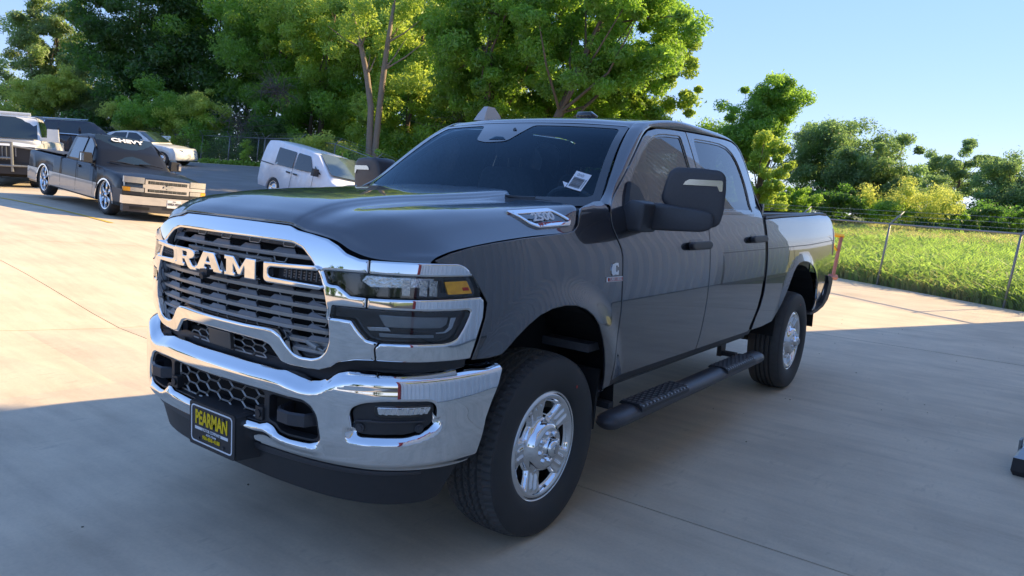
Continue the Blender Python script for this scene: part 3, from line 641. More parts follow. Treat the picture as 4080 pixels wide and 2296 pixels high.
for k in range(420):
    u = rs.uniform(3000, 4300); d = 13.5 + 38 * rs.random() ** 1.4; r = np.array([(u - 2040) / FPX, 0, 1]) @ RC; p = CAMPOS + r * d
    if beyond(p[0], p[1]) > .3: Cw.append((p[0], p[1], float(ground(p[0], p[1])) + .22 + .2 * rs.random()))
Cw = np.array(Cw); V, F, tn = leaves(Cw, .25 + .25 * rs.random(len(Cw)), 30000, .06, rs); tag(foliage_obj('leafy_weeds', V, F, tn, LF['weed']), 'leafy low weeds scattered through the meadow grass', 'weeds', kind='stuff')
# ================================================================ CHAIN LINK FENCES
def fence(name, pts, H, label, post_r=.022, arms=True, mesh=.055, wr=.0016, armdir=-1, lean=True, skip_posts=()):
    """pts list of ground points (x,y) at posts"""
    P = [np.array([x, y, float(ground(x, y)) + .02]) for x, y in pts]; root = empty(name, P[0], label, 'fence'); o0 = P[0]; up = LEAN if lean else np.array([0, 0, 1.])
    tops = [p + up * H for p in P]
    for i, p in enumerate(P):
        if i in skip_posts: continue
        a = P[min(i + 1, len(P) - 1)] - P[max(i - 1, 0)]; a /= np.linalg.norm(a); side = np.array([-a[1], a[0], 0]) * armdir
        b = MB(); b.tube([p - up * .1 - o0, p + up * (H + .02) - o0], post_r, 8); b.build('fence_post', M['galv'], root, True)
        if arms: b = MB(); b.tube([tops[i] - o0, tops[i] + up * .28 + side * .30 - o0], [.022, .016], 6); b.build('barb_arm', M['galv'], root, True)
    b = MB(); b.tube([t - o0 for t in tops], .021, 6, False); b.build('top_rail', M['galv'], root, True)
    if arms:
        b = MB()
        for k in (.30, .65, 1.0):
            q = []
            for i, t in enumerate(tops):
                a = P[min(i + 1, len(P) - 1)] - P[max(i - 1, 0)]; a /= np.linalg.norm(a); side = np.array([-a[1], a[0], 0]) * armdir; q.append(t + (up * .28 + side * .30) * k - o0)
            b.tube(q, .0035, 4, False)
            for i in range(len(q) - 1):
                L = np.linalg.norm(q[i + 1] - q[i]); n = int(L / .13)
                for j in range(n):
                    c = q[i] + (q[i + 1] - q[i]) * (j + .5) / n; b.tube([c + [0, 0, -.018], c + [.006, .006, .018]], .0022, 3, False)
        ob = b.build('barbed_wire', M['wire'], root); ob['kind'] = 'stuff'
    V = []; F = []
    for i in range(len(P) - 1):
        a, c = P[i], P[i + 1]; L = np.linalg.norm(c - a); ex = (c - a) / L; nrm_ = np.cross(ex, up); nrm_ /= np.linalg.norm(nrm_); n = int((L + H) / mesh)
        for sgn in (1, -1):
            for k in range(n):
                s0 = k * mesh - (H if sgn > 0 else 0); s1 = s0 + sgn * H
                if sgn < 0: s0, s1 = k * mesh, k * mesh - H
                t0, t1 = 0., 1.
                lo, hi = 0, L
                def clipt(s0, s1, t0, t1):
                    for bound, sg in ((lo, 1), (hi, -1)):
                        f0 = sg * (s0 - bound); f1 = sg * (s1 - bound)
                        if f0 < 0 and f1 < 0: return None
                        if f0 < 0: t0 = max(t0, f0 / (f0 - f1))
                        elif f1 < 0: t1 = min(t1, f0 / (f0 - f1))
                    return (t0, t1) if t0 < t1 else None
                r_ = clipt(s0, s1, 0., 1.)
                if not r_: continue
                p0 = a + ex * (s0 + (s1 - s0) * r_[0]) + up * H * r_[0] - o0; p1 = a + ex * (s0 + (s1 - s0) * r_[1]) + up * H * r_[1] - o0
                dd = p1 - p0; dd /= np.linalg.norm(dd); sd_ = np.cross(dd, nrm_) * wr; nn = nrm_ * (wr + (.0015 * sgn)); m0 = len(V)
                V += [p0 + sd_, p0 - sd_, p1 - sd_, p1 + sd_, p0 + nn, p0 - nrm_ * wr, p1 - nrm_ * wr, p1 + nn]; F += [(m0, m0 + 1, m0 + 2, m0 + 3), (m0 + 4, m0 + 5, m0 + 6, m0 + 7)]
    o = mkobj('wire_mesh', V, F, M['wire'], root); o['kind'] = 'stuff'
    return root
pR = [tuple(FA + fdir * 3.05 * k + fn2 * .0) for k in range(-6, 5)]
fence('chain_link_fence', pR, 1.33, 'chain link fence with barbed wire along the grass field on the right', mesh=.06, wr=.0015, armdir=1)
def gp(u, d): 
    p = world_at(u, 640 + .061 * u, d); return (p[0], p[1])
lf = [gp(40, 60), gp(78, 58.5), gp(116, 57), gp(157, 55.5), gp(199, 54), gp(238, 53), gp(282, 52), gp(329, 51), gp(378, 50), gp(430, 49.2), gp(490, 48.4), gp(550, 47.6), gp(612, 46.8), gp(690, 46), gp(798, 45), gp(906, 44), gp(1020, 43), gp(1045, 42.8)]
fence('chain_link_fence', lf, 1.62, 'long chain link fence behind the parked cars on the left', mesh=.11, wr=.003, armdir=-1, post_r=.035)
lf2 = [gp(1045, 42.8), gp(1180, 38), gp(1320, 34.5), gp(1480, 31.5), gp(1660, 29), gp(1850, 27), gp(2060, 25.6), gp(2300, 24.6)]
fence('chain_link_fence', lf2, 1.62, 'chain link fence running behind the silver van and the cab', mesh=.09, wr=.0026, armdir=1)
# ================================================================ THE DARK GREY PICKUP
T = empty('pickup_truck', (0, 0, 0), 'large dark grey four-door pickup truck with chrome grille and bumper, in the foreground', 'pickup truck')
def BODY(y, z, off=0.):
    y = np.asarray(y, float); z = np.asarray(z, float)
    a = SIDE(y, np.minimum(z, 1.47), off); t = np.clip(z - 1.47, 0, 1)
    g = GRN(y, z, off); w_ = sst(t / .10)
    x = np.where(z <= 1.47, a[..., 0], (g[..., 0]) * w_ + (a[..., 0] - .34 * t) * (1 - w_))
    return np.stack([x, a[..., 1], z + 0 * x], -1)
def mir(S): return lambda a, b, o=0.: S(a, b, o) * np.array([-1., 1., 1.])
def both(name, m, loops, S=BODY, par=None, **k):
    r = []
    for sg in (1, -1):
        r.append(panel(name, m, par[0 if sg == 1 else 1] if par else T, S if sg == 1 else mir(S), loops, **k))
    return r
def arc(cy, cz, r, a0, a1, n=16): return [(cy + r * math.cos(math.radians(a0 + (a1 - a0) * i / n)), cz + r * math.sin(math.radians(a0 + (a1 - a0) * i / n))) for i in range(n + 1)]
# --- fenders
arch_f = [(.443, .60), (.436, .66), (.416, .735), (.388, .81), (.357, .87), (.307, .945), (.25, .994), (.18, 1.03), (.095, 1.054), (.0, 1.063), (-.10, 1.058), (-.19, 1.038), (-.27, 1.005), (-.34, .965), (-.395, .925), (-.425, .905)]
fend = [(.435, .60), (.505, .612), (.507, .66), (.517, .771), (.548, .895), (.556, .978), (.549, 1.159), (.552, 1.25), (.540, 1.29), (.507, 1.337), (.470, 1.395), (.464, 1.42), (.470, 1.45), (.462, 1.49),
        (.425, 1.52), (.36, 1.515), (.27, 1.497), (.215, 1.485), (.188, 1.454), (.158, 1.405), (.12, 1.381), (.06, 1.372), (-.115, 1.362), (-.29, 1.352), (-.45, 1.338), (-.571, 1.323), (-.68, 1.300), (-.745, 1.277), (-.735, 1.268),
        (-.66, 1.262), (-.61, 1.246), (-.567, 1.205), (-.523, 1.145), (-.50, 1.112), (-.508, 1.055), (-.536, .970), (-.567, .898), (-.49, .897)] + arch_f[::-1]
both('front_fender', M['paint'], [fend], bev=.004, grid=.026)
# --- doors
fd = [(.515, .637), (.525, .771), (.556, .895), (.564, .978), (.557, 1.159), (.560, 1.255), (.548, 1.295), (.515, 1.342), (.478, 1.398), (.472, 1.425), (.478, 1.466), (.50, 1.50), (.585, 1.556), (.736, 1.664), (.91, 1.789), (1.041, 1.875), (1.139, 1.920), (1.264, 1.945), (1.45, 1.960), (1.687, 1.969),
      (1.687, 1.40), (1.683, 1.10), (1.678, .95), (1.663, .82), (1.650, .72), (1.632, .637)]
gf = [(.735, 1.495), (.735, 1.60), (.828, 1.690), (.978, 1.797), (1.095, 1.861), (1.18, 1.893), (1.27, 1.912), (1.36, 1.922), (1.57, 1.932), (1.586, 1.92), (1.588, 1.80), (1.598, 1.65), (1.606, 1.495)]
rd = [(1.640, .637), (1.658, .72), (1.671, .82), (1.686, .95), (1.691, 1.10), (1.695, 1.40), (1.695, 1.970), (2.1, 1.981), (2.40, 1.985), (2.53, 1.982), (2.62, 1.962), (2.668, 1.92), (2.695, 1.849), (2.710, 1.75), (2.722, 1.62), (2.738, 1.50), (2.750, 1.38), (2.754, 1.2), (2.748, 1.03), (2.728, .90), (2.69, .80), (2.645, .73), (2.61, .68), (2.60, .637)]
gr = [(1.772, 1.495), (1.766, 1.65), (1.770, 1.80), (1.782, 1.92), (1.80, 1.936), (2.062, 1.944), (2.25, 1.945), (2.38, 1.932), (2.47, 1.895), (2.525, 1.84), (2.552, 1.76), (2.566, 1.681), (2.566, 1.60), (2.556, 1.495)]
def grow(P, d):
    A_ = resample(P, .05)
    if area(A_) < 0: A_ = A_[::-1].copy()
    return inset(A_, -d)[0]
gf_o, gr_o = fillet(gf, .02), fillet(gr, .02)
fdo = both('front_door', M['paint'], [fillet(fd, .012), gf_o], bev=.004, grid=.03)
rdo = both('rear_door', M['paint'], [fillet(rd, .012), gr_o], bev=.004, grid=.03)
def ring(P, a, b): return [list(map(tuple, grow(P, a))), list(map(tuple, grow(P, b)))]
both('window_seal', M['gloss'], ring(gf_o, .004, -.014), par=fdo, off=-.006, depth=.01, bev=.002, grid=.08, ds=.03)
both('window_seal', M['gloss'], ring(gr_o, .004, -.014), par=rdo, off=-.006, depth=.01, bev=.002, grid=.08, ds=.03)
both('side_glass', M['sideglass'], [list(map(tuple, grow(gf_o, -.006)))], par=fdo, off=-.011, depth=.004, bev=.001, grid=.05)
both('side_glass', M['sideglass'], [list(map(tuple, grow(gr_o, -.006)))], par=rdo, off=-.011, depth=.004, bev=.001, grid=.05)
for ps, y0, y1 in ((fdo, .74, 1.62), (rdo, 1.76, 2.57)):
    for k, o in enumerate(ps): panel('belt_molding', M['gloss'], o, BODY if k == 0 else mir(BODY), [fillet([(y0, 1.474), (y1, 1.477), (y1, 1.497), (y0, 1.494)], .004)], off=.005, depth=.01, bev=.002, grid=.06)
# handles
def handle(y0, y1, z, par, sg):
    S = BODY if sg == 1 else mir(BODY)
    cup = panel('handle_cup', M['gloss'], par, S, [fillet([(y0 + .03, z - .034), (y1 - .06, z - .036), (y1 - .03, z), (y1 - .06, z + .03), (y0 + .05, z + .03), (y0 + .01, z)], .03)], off=.0015, depth=.004, bev=.001, grid=.03)
    panel('door_handle', M['black'], par, S, [fillet([(y0, z - .012), (y0 + .03, z - .026), (y1 - .03, z - .026), (y1, z - .014), (y1, z + .016), (y1 - .03, z + .024), (y0 + .04, z + .022), (y0, z + .010)], .014)], off=.042, depth=.030, bev=.010, grid=.02)
for sg in (1, -1):
    handle(1.335, 1.640, 1.293, fdo[0 if sg == 1 else 1], sg); handle(2.40, 2.705, 1.315, rdo[0 if sg == 1 else 1], sg)
# --- bed side
bed = [(2.805, 1.446), (3.2, 1.462), (3.98, 1.484), (4.55, 1.500), (4.72, 1.497), (4.80, 1.474), (4.87, 1.425), (4.905, 1.35), (4.90, 1.28), (4.865, 1.17), (4.80, 1.02), (4.74, .93), (4.70, .86), (4.62, .76), (4.5, .69), (4.36, .655), (4.22, .635),
       (4.262, .70), (4.296, .78), (4.306, .86), (4.285, .92), (4.23, .975), (4.15, 1.018), (4.06, 1.052), (3.95, 1.083), (3.84, 1.102), (3.73, 1.108), (3.63, 1.100), (3.55, 1.075), (3.48, 1.032), (3.40, .960), (3.31, .855), (3.21, .74), (3.13, .655), (2.9, .640), (2.668, .640),
       (2.70, .72), (2.765, .81), (2.80, .90), (2.812, 1.0), (2.816, 1.2), (2.812, 1.38)]
bso = both('bed_side', M['paint'], [fillet(bed, .012)], bev=.004, grid=.03)
both('bed_rail_cap', M['trim'], [[(2.81, 1.452), (3.2, 1.468), (3.98, 1.490), (4.55, 1.506), (4.70, 1.504), (4.70, 1.520), (4.55, 1.524), (3.98, 1.508), (3.2, 1.486), (2.81, 1.470)]], par=bso, off=.004, depth=.05, bev=.004, grid=.05)
b = MB()
for sg in (1, -1):
    b.box((sg * .80, 3.76, 1.485 + .0), (.13, 1.86, .03), rx=.014)
    b.box((sg * .745, 3.76, 1.22), (.02, 1.9, .5)); 
b.box((0, 2.835, 1.22), (1.5, .03, .53)); b.box((0, 3.77, .99), (1.5, 1.9, .03)); b.build('bed_liner', M['trim'], T)
b = MB(); b.box((0, 4.80, 1.21), (1.50, .05, .52)); b.box((0, 4.815, 1.485), (1.50, .09, .04)); b.build('tailgate', M['paint'], T)
fdp = [(3.42 + .078 * 1.0 * math.cos(a), 1.147 + .088 * math.sin(a)) for a in np.linspace(0, 2 * PI, 30)[:-1]]
fd_ring = [(3.42 + .082 * math.cos(a), 1.147 + .092 * math.sin(a)) for a in np.linspace(0, 2 * PI, 30)[:-1]]
panel('fuel_door_gap', M['gloss'], bso[0], BODY, [fd_ring, fdp], off=.0012, depth=.003, bev=.0006, grid=.05, ds=.02)
for sg in (1, -1):
    panel('tail_lamp', mat('red_tail_lens', (.25, .01, .01), .15, 0, 1.), T, BODY if sg == 1 else mir(BODY), [fillet([(4.885, 1.38), (4.91, 1.36), (4.90, 1.26), (4.86, 1.12), (4.84, 1.12), (4.865, 1.25)], .01)], off=.004, depth=.03, bev=.003, grid=.03)
# rear bumper (chrome face, black end)
def rbump(a, z, off=0.):
    a = np.asarray(a, float); z = np.asarray(z, float); s = np.abs(a); x = np.minimum(s, .86) + .07 * sst((s - .86) / .12); y = 5.02 - np.maximum(0, s - .80) * 1.25 - .10 * sst((s - .80) / .2)
    return np.stack([np.sign(a) * (x + off * .3), y + off, z + 0 * x], -1)
panel('rear_bumper', M['chrome'], T, rbump, [fillet([(-1.02, .72), (-.9, .64), (.9, .64), (1.02, .72), (1.02, .88), (.9, .93), (-.9, .93), (-1.02, .88)], .04)], depth=.06, bev=.01, grid=.05)
for sg in (1, -1):
    b = MB(); pts = [(4.66, .935), (4.74, .93), (4.86, .90), (4.865, .86), (4.83, .77), (4.76, .70), (4.62, .645), (4.40, .612), (4.20, .605), (4.16, .625), (4.40, .64), (4.58, .68), (4.68, .76), (4.73, .86)]
    b.prism([(y, z) for y, z in pts], lambda y, z, d, sg=sg: (sg * (.895 + d), y, z), 0, .055); b.build('bumper_end', M['black'], T)
# --- cab shell: pillars and roof rails
gap = [(.49, 1.495), (.58, 1.562), (.73, 1.670), (.903, 1.796), (1.036, 1.884), (1.134, 1.929), (1.262, 1.954), (1.70, 1.978), (2.1, 1.990), (2.45, 1.993), (2.60, 1.978), (2.675, 1.925), (2.712, 1.80), (2.730, 1.65), (2.76, 1.46), (2.762, 1.2), (2.755, 1.0)]
sea = [(.845, .43, 1.50), (.812, .545, 1.562), (.772, .66, 1.655), (.722, .815, 1.785), (.694, .93, 1.870), (.674, 1.03, 1.930), (.658, 1.15, 1.970), (.642, 1.5, 2.012), (.640, 2.0, 2.026), (.640, 2.40, 2.018), (.645, 2.60, 1.992), (.655, 2.725, 1.935), (.680, 2.785, 1.80), (.73, 2.79, 1.65), (.80, 2.79, 1.46), (.88, 2.79, 1.2), (.89, 2.79, 1.0)]
rows = []
for (gy, gz), s_ in zip(gap, sea):
    g3 = BODY(np.array(gy), np.array(gz)); s3_ = np.array(s_); d = s3_ - g3
    outw = np.array([.8, (0 if 1.0 < gy < 2.6 else (-.25 if gy < 1 else .35)), .6]); outw /= np.linalg.norm(outw)
    L = np.linalg.norm(d); rows.append([g3 + np.array([-.02, 0, -.005]), g3, g3 + d * .3 + outw * L * .16, g3 + d * .65 + outw * L * .17, s3_, s3_ + np.array([-.004, 0, -.02])])
RS = rows_surf(rows)
for sg in (1, -1):
    fn = (lambda u, v: RS(u, v)) if sg == 1 else (lambda u, v: RS(u, v) * np.array([-1., 1, 1]))
    gridpatch('roof_rail', fn, np.linspace(0, 5, 26), np.linspace(0, len(rows) - 1, 120), M['paint'], T)
b = MB(); b.box((0, 2.79, 1.25), (1.76, .03, .62)); b.build('cab_back_panel', M['paint'], T)
panel('rear_glass', M['sideglass'], T, lambda a, z, off=0.: np.stack([a, 2.80 - (z - 1.5) * .10 - .03 * a * a + off, z + 0 * a], -1), [fillet([(-.72, 1.52), (.72, 1.52), (.60, 1.92), (-.60, 1.92)], .05)], depth=.004, bev=.001, grid=.08)
panel('cab_back_frame', M['paint'], T, lambda a, z, off=0.: np.stack([a, 2.79 - (z - 1.5) * .10 - .03 * a * a + off, z + 0 * a], -1), [fillet([(-.80, 1.45), (.80, 1.45), (.64, 1.985), (-.64, 1.985)], .03), fillet([(-.71, 1.53), (.71, 1.53), (.59, 1.91), (-.59, 1.91)], .05)], depth=.004, bev=.001, grid=.08)
# roof skin
seam = sea[5:12]; cz = [(.985, 1.952), (1.09, 1.990), (1.45, 2.030), (2.0, 2.044), (2.42, 2.036), (2.63, 2.010), (2.77, 1.950)]
rows = []
for (sx_, sy, szz), (cy_, czz) in zip(seam, cz):
    r = []
    for f_ in (-1, -.97, -.85, -.5, 0, .5, .85, .97, 1):
        k = abs(f_); r.append(((sx_ - .004) * f_, cy_ + (sy - cy_) * k ** 2.2, czz + (szz - czz) * k ** 2.6 - (.012 if k == 1 else 0)))
    rows.append(r)
ROOF_S = rows_surf(rows)
gridpatch('roof', ROOF_S, np.linspace(0, 8, 48), np.linspace(0, 6, 40), M['paint'], T)
# --- windscreen
wc = [(.20, 1.455), (.40, 1.590), (.62, 1.742), (.82, 1.866), (.965, 1.944)]
wsd = [(.838, .46, 1.492), (.792, .585, 1.600), (.742, .735, 1.730), (.700, .885, 1.845), (.668, 1.022, 1.926)]
rows = []
for (cy_, czz), (sx_, sy, szz) in zip(wc, wsd):
    rows.append([(sx_ * f_, cy_ + (sy - cy_) * abs(f_) ** 2.3, czz + (szz - czz) * abs(f_) ** 2.3) for f_ in (-1, -.9, -.7, -.35, 0, .35, .7, .9, 1)])
WS0 = rows_surf(rows); fr_ = [-1, -.9, -.7, -.35, 0, .35, .7, .9, 1]
def WS(a, t, off=0.):
    """a in -1..1 across, t 0..1 up"""
    a = np.asarray(a, float); t = np.asarray(t, float); u = np.interp(a, fr_, range(9)) + np.where(a > 1, (a - 1) * 10, 0) + np.where(a < -1, (a + 1) * 10, 0)
    p = WS0(u, t * 4); p = p.copy() if isinstance(p, np.ndarray) else p
    n = np.array([0, -.62, .78]); return p + n * off
cuba = cub
def WSs(a, t, off=0.):
    return WS(a, t, off)
def ws_direct(a, t, off=0.):
    a = np.asarray(a, float); t = np.asarray(t, float) * 4.0
    f = [cub(range(5), [q[i] for q in wc]) for i in (0, 1)]; g = [cub(range(5), [q[i] for q in wsd]) for i in (0, 1, 2)]
    k = np.abs(a) ** 2.3; cy_, czz = f[0](t), f[1](t); x = g[0](t) * a; y = cy_ + (g[1](t) - cy_) * k; z = czz + (g[2](t) - czz) * k
    n = np.array([0, -.62, .78]); return np.stack([x, y, z], -1) + n * off
WSF = ws_direct
ws = panel('windscreen', M['wsglass'], T, WSF, [[(-1, 0), (1, 0), (1, 1), (-1, 1)]], depth=.003, bev=.0008, grid=.03, ds=.03)
inner = fillet([(-.955, .10), (.955, .10), (.935, .945), (.13, .945), (.115, .85), (.055, .645), (-.14, .625), (-.275, .655), (-.335, .76), (-.43, .945), (-.935, .945)], .05)
panel('frit_band', M['frit'], ws, WSF, [[(-.998, 0.002), (.998, 0.002), (.998, .998), (-.998, .998)], inner], off=.003, depth=.001, bev=.0004, grid=.04, ds=.03)
panel('camera_window', M['wsglass'], ws, WSF, [fillet([(-.15, .660), (.03, .662), (-.032, .704), (-.122, .712)], .008)], off=.005, depth=.001, bev=.0004, grid=.04, ds=.02)
# sticker on the inside of the glass, window sticker with barcode
sp = [(.786, .205), (.880, .160), (.905, .330), (.800, .365)]
stk = panel('window_sticker', M['white'], ws, WSF, [sp], off=.0045, depth=.001, bev=.0003, grid=.03, ds=.02)
def bil(P, a, b): 
    P = np.array(P); return tuple((P[0] * (1 - a) + P[1] * a) * (1 - b) + (P[3] * (1 - a) + P[2] * a) * b)
b = MB(); random.seed(3); yy = .10
while yy < .66:
    h_ = random.choice([.012, .02, .03]); q = [bil(sp, .1, yy), bil(sp, .82, yy), bil(sp, .82, yy + h_), bil(sp, .1, yy + h_)]
    b.add([WSF(np.array(p[0]), np.array(p[1]), .0062) for p in q], [(0, 1, 2, 3)]); yy += h_ + random.choice([.014, .02])
for k in range(14):
    x0 = .88; y0 = .12 + k * .04; b.add([WSF(np.array(p[0]), np.array(p[1]), .0062) for p in (bil(sp, x0, y0), bil(sp, x0 + .05, y0), bil(sp, x0 + .05, y0 + .025), bil(sp, x0, y0 + .025))], [(0, 1, 2, 3)])
for k, (a0, r_) in enumerate(((.28, .07), (.42, .05), (.56, .07))):
    for i in range(14):
        t0 = 2 * PI * i / 14; t1 = 2 * PI * (i + 1) / 14; q = []
        for tt, rr in ((t0, r_), (t1, r_), (t1, r_ * .72), (t0, r_ * .72)): q.append(bil(sp, a0 + rr * math.cos(tt), .82 + rr * math.sin(tt)))
        b.add([WSF(np.array(p[0]), np.array(p[1]), .0062) for p in q], [(0, 1, 2, 3)])
b.build('barcode_print', M['black'], stk)
panel('sticker_tab', M['white'], ws, WSF, [[(.748, .262), (.786, .245), (.781, .200)]], off=.0045, depth=.001, bev=.0003, grid=.03, ds=.02)
# --- hood
HR = [
 [(0, -.983, 1.366), (.18, -.980, 1.366), (.34, -.968, 1.365), (.385, -.963, 1.357), (.43, -.958, 1.346), (.50, -.946, 1.337), (.57, -.930, 1.322), (.635, -.910, 1.291), (.72, -.870, 1.270), (.872, -.763, 1.266)],
 [(0, -.975, 1.384), (.18, -.972, 1.384), (.34, -.960, 1.383), (.385, -.955, 1.374), (.43, -.950, 1.362), (.50, -.938, 1.352), (.57, -.921, 1.337), (.638, -.900, 1.304), (.722, -.860, 1.281), (.874, -.755, 1.277)],
 [(0, -.92, 1.416), (.18, -.92, 1.416), (.34, -.91, 1.412), (.388, -.907, 1.402), (.435, -.903, 1.390), (.52, -.893, 1.382), (.60, -.878, 1.367), (.68, -.852, 1.328), (.77, -.80, 1.298), (.881, -.725, 1.294)],
 [(0, -.77, 1.463), (.18, -.77, 1.462), (.34, -.77, 1.455), (.39, -.77, 1.443), (.44, -.765, 1.430), (.55, -.76, 1.427), (.655, -.74, 1.416), (.75, -.71, 1.382), (.82, -.68, 1.345), (.893, -.64, 1.316)],
 [(0, -.52, 1.493), (.18, -.52, 1.491), (.34, -.52, 1.484), (.385, -.52, 1.471), (.44, -.52, 1.455), (.58, -.51, 1.455), (.70, -.50, 1.446), (.785, -.48, 1.418), (.85, -.46, 1.378), (.905, -.44, 1.342)],
 [(0, -.20, 1.515), (.18, -.20, 1.513), (.34, -.20, 1.505), (.385, -.20, 1.489), (.43, -.20, 1.472), (.60, -.20, 1.474), (.74, -.20, 1.466), (.815, -.20, 1.441), (.868, -.20, 1.402), (.910, -.20, 1.361)],
 [(0, .10, 1.533), (.18, .095, 1.532), (.34, .09, 1.524), (.385, .08, 1.505), (.43, .07, 1.488), (.62, .06, 1.489), (.76, .05, 1.484), (.83, .04, 1.461), (.878, .03, 1.418), (.913, .02, 1.371)],
 [(0, .40, 1.551), (.18, .385, 1.550), (.33, .35, 1.544), (.38, .335, 1.524), (.42, .325, 1.508), (.62, .285, 1.503), (.77, .24, 1.498), (.855, .195, 1.485), (.892, .150, 1.428), (.912, .110, 1.380)],
 [(0, .405, 1.535), (.18, .39, 1.534), (.33, .355, 1.528), (.38, .340, 1.508), (.42, .330, 1.492), (.62, .290, 1.487), (.77, .245, 1.482), (.857, .200, 1.469), (.893, .155, 1.415), (.912, .115, 1.366)]]
HR = [[(-x, y, z) for x, y, z in r[:0:-1]] + r for r in HR]
HS = rows_surf(HR)
hood = gridpatch('hood', HS, np.linspace(0, 18, 180), np.linspace(0, 8, 150), M['paint'], T)
# cowl, wipers
gridpatch('cowl_panel', rows_surf([[(-.80, .24, 1.455), (-.4, .33, 1.475), (0, .40, 1.49), (.4, .33, 1.475), (.80, .24, 1.455)], [(-.80, .46, 1.485), (-.4, .42, 1.49), (0, .44, 1.50), (.4, .42, 1.49), (.80, .46, 1.485)]]), np.linspace(0, 4, 20), np.linspace(0, 1, 4), M['black'], T)
for x0, x1 in ((.62, -.02), (-.05, -.68)):
    b = MB(); P = [WSF(np.array(a / .82), np.array(t), .012) for a, t in ((x0, .02), ((x0 * .6 + x1 * .4), .085), (x1, .06))]; b.tube(P, [.012, .009, .006], 6)
    P = [WSF(np.array(a / .80), np.array(t), .007) for a, t in ((x0 - .1, .075), (x0 * .4 + x1 * .6, .09), (x1 - .02, .055))]; b.tube(P, .007, 5); b.build('wiper', M['black'], T)
# roof items
b = MB(); fin = [(-.01, 0), (.02, .05), (.06, .098), (.13, .098), (.175, .05), (.195, 0)]
v = []; 
for y, z in fin:
    for k in (-1, 1): v.append((-.545 + k * (.046 * (1 - z / .16)), 1.20 + y, 1.992 + z))
n = len(fin); b.add(v, [tuple(range(0, 2 * n, 2)), tuple(range(1, 2 * n, 2))[::-1]] + [(2 * i, 2 * i + 1, 2 * i + 3, 2 * i + 2) for i in range(n - 1)])
b.build('shark_fin_antenna', mat('sky_sheen_antenna', (.45, .43, .42), .2, .2, 1.), T)  # body-coloured gloss fin; its sky reflection painted in as pale grey
b = MB(); b.tube([(.09, 1.40, 2.022), (.12, 1.38, 2.036), (.20, 1.38, 2.036), (.235, 1.40, 2.022)], [.016, .030, .028, .014], 8); b.build('roof_marker', M['gloss'], T, True)
# --- badges on the hood flanks and fender
def hood_side(a, b_, off=0.):
    """a=y, b=z on the hood flank: solved on the hood surface itself"""
    a, b_ = np.broadcast_arrays(np.asarray(a, float), np.asarray(b_, float)); u = np.full(a.shape, 16.6); v = np.interp(a, [-.5, -.2, .05, .2], [4, 5, 6, 6.6])
    for _ in range(12):
        p = HS(u, v); du = (HS(u + 1e-3, v) - p) / 1e-3; dv = (HS(u, v + 1e-3) - p) / 1e-3; ry = a - p[..., 1]; rz = b_ - p[..., 2]
        det = du[..., 1] * dv[..., 2] - dv[..., 1] * du[..., 2]; det = np.where(np.abs(det) < 1e-9, 1e-9, det)
        u = np.clip(u + np.clip((ry * dv[..., 2] - rz * dv[..., 1]) / det, -.5, .5), 12, 18.0); v = np.clip(v + np.clip((du[..., 1] * rz - du[..., 2] * ry) / det, -.5, .5), 0, 8)
    p = HS(u, v); n = np.array([.86, 0, .51]); return np.stack([p[..., 0], a, b_], -1) + n * off
for S in (hood_side, mir(hood_side)):
    oo = [(-.235, 1.455), (.035, 1.472), (.115, 1.424), (.095, 1.400), (-.135, 1.390), (-.175, 1.402)]
    ii = list(map(tuple, inset(resample(oo, .02) if area(resample(oo, .02)) > 0 else resample(oo, .02)[::-1].copy(), .016)[0]))
    bd = panel('hood_badge', M['gloss'], T, S, [ii], off=.006, depth=.008, bev=.001, grid=.05, ds=.02)
    panel('badge_bezel', M['chrome'], bd, S, [fillet(oo, .01), fillet(ii, .004)], off=.012, depth=.018, bev=.004, grid=.05, ds=.02)
    if S is hood_side:
        o3 = S(np.array(-.060), np.array(1.428), .009); xa = Vector((0, 1, .05)); ya = Vector((-.62, 0, 1))
        textobj('number_2500', '2500', .052, M['white'], bd, .003, .0016, 1.55, frame(o3 + np.array([0, 0, .004]), xa, ya))
        textobj('duty_lettering', 'HEAVY DUTY', .024, M['red'], bd, .002, .0006, 1.22, frame(S(np.array(-.035), np.array(1.4045), .009), xa, ya))
    else:
        o3 = S(np.array(-.060), np.array(1.428), .009); xa = Vector((0, -1, -.05)); ya = Vector((.62, 0, 1))
        textobj('number_2500', '2500', .052, M['white'], bd, .003, .0016, 1.55, frame(o3 + np.array([0, 0, .004]), xa, ya))
for S, sg in ((BODY, 1), (mir(BODY), -1)):
    ebm = [(.492, 1.166), (.470, 1.170), (.447, 1.166), (.437, 1.178), (.440, 1.205), (.449, 1.222), (.470, 1.228), (.496, 1.226), (.498, 1.205), (.488, 1.205), (.486, 1.213), (.476, 1.213), (.473, 1.196), (.476, 1.183), (.486, 1.183), (.488, 1.190), (.498, 1.190), (.497, 1.168)]
    ebm = [(.470 + (y - .470) * 1.15, 1.197 + (z - 1.197) * 1.0) for y, z in ebm]
    panel('engine_emblem', M['chrome'], T, S, [ebm], off=.006, depth=.008, bev=.002, grid=.03, ds=.02)
    pl = panel('engine_nameplate', M['chrome'], T, S, [fillet([(.385, 1.138), (.545, 1.135), (.545, 1.158), (.385, 1.161)], .003)], off=.005, depth=.006, bev=.001, grid=.04, ds=.02)
    panel('nameplate_field', M['red'], pl, S, [[(.396, 1.141), (.541, 1.138), (.541, 1.155), (.396, 1.158)]], off=.0062, depth=.001, bev=.0003, grid=.04, ds=.02)
    c0 = S(np.array(.469), np.array(1.148), .0075)
    textobj('nameplate_lettering', 'TURBO DIESEL', .0185, M['white'], pl, .0006, .0003, 1.05, frame(c0, (0, sg, -.02), (0, 0, 1)))
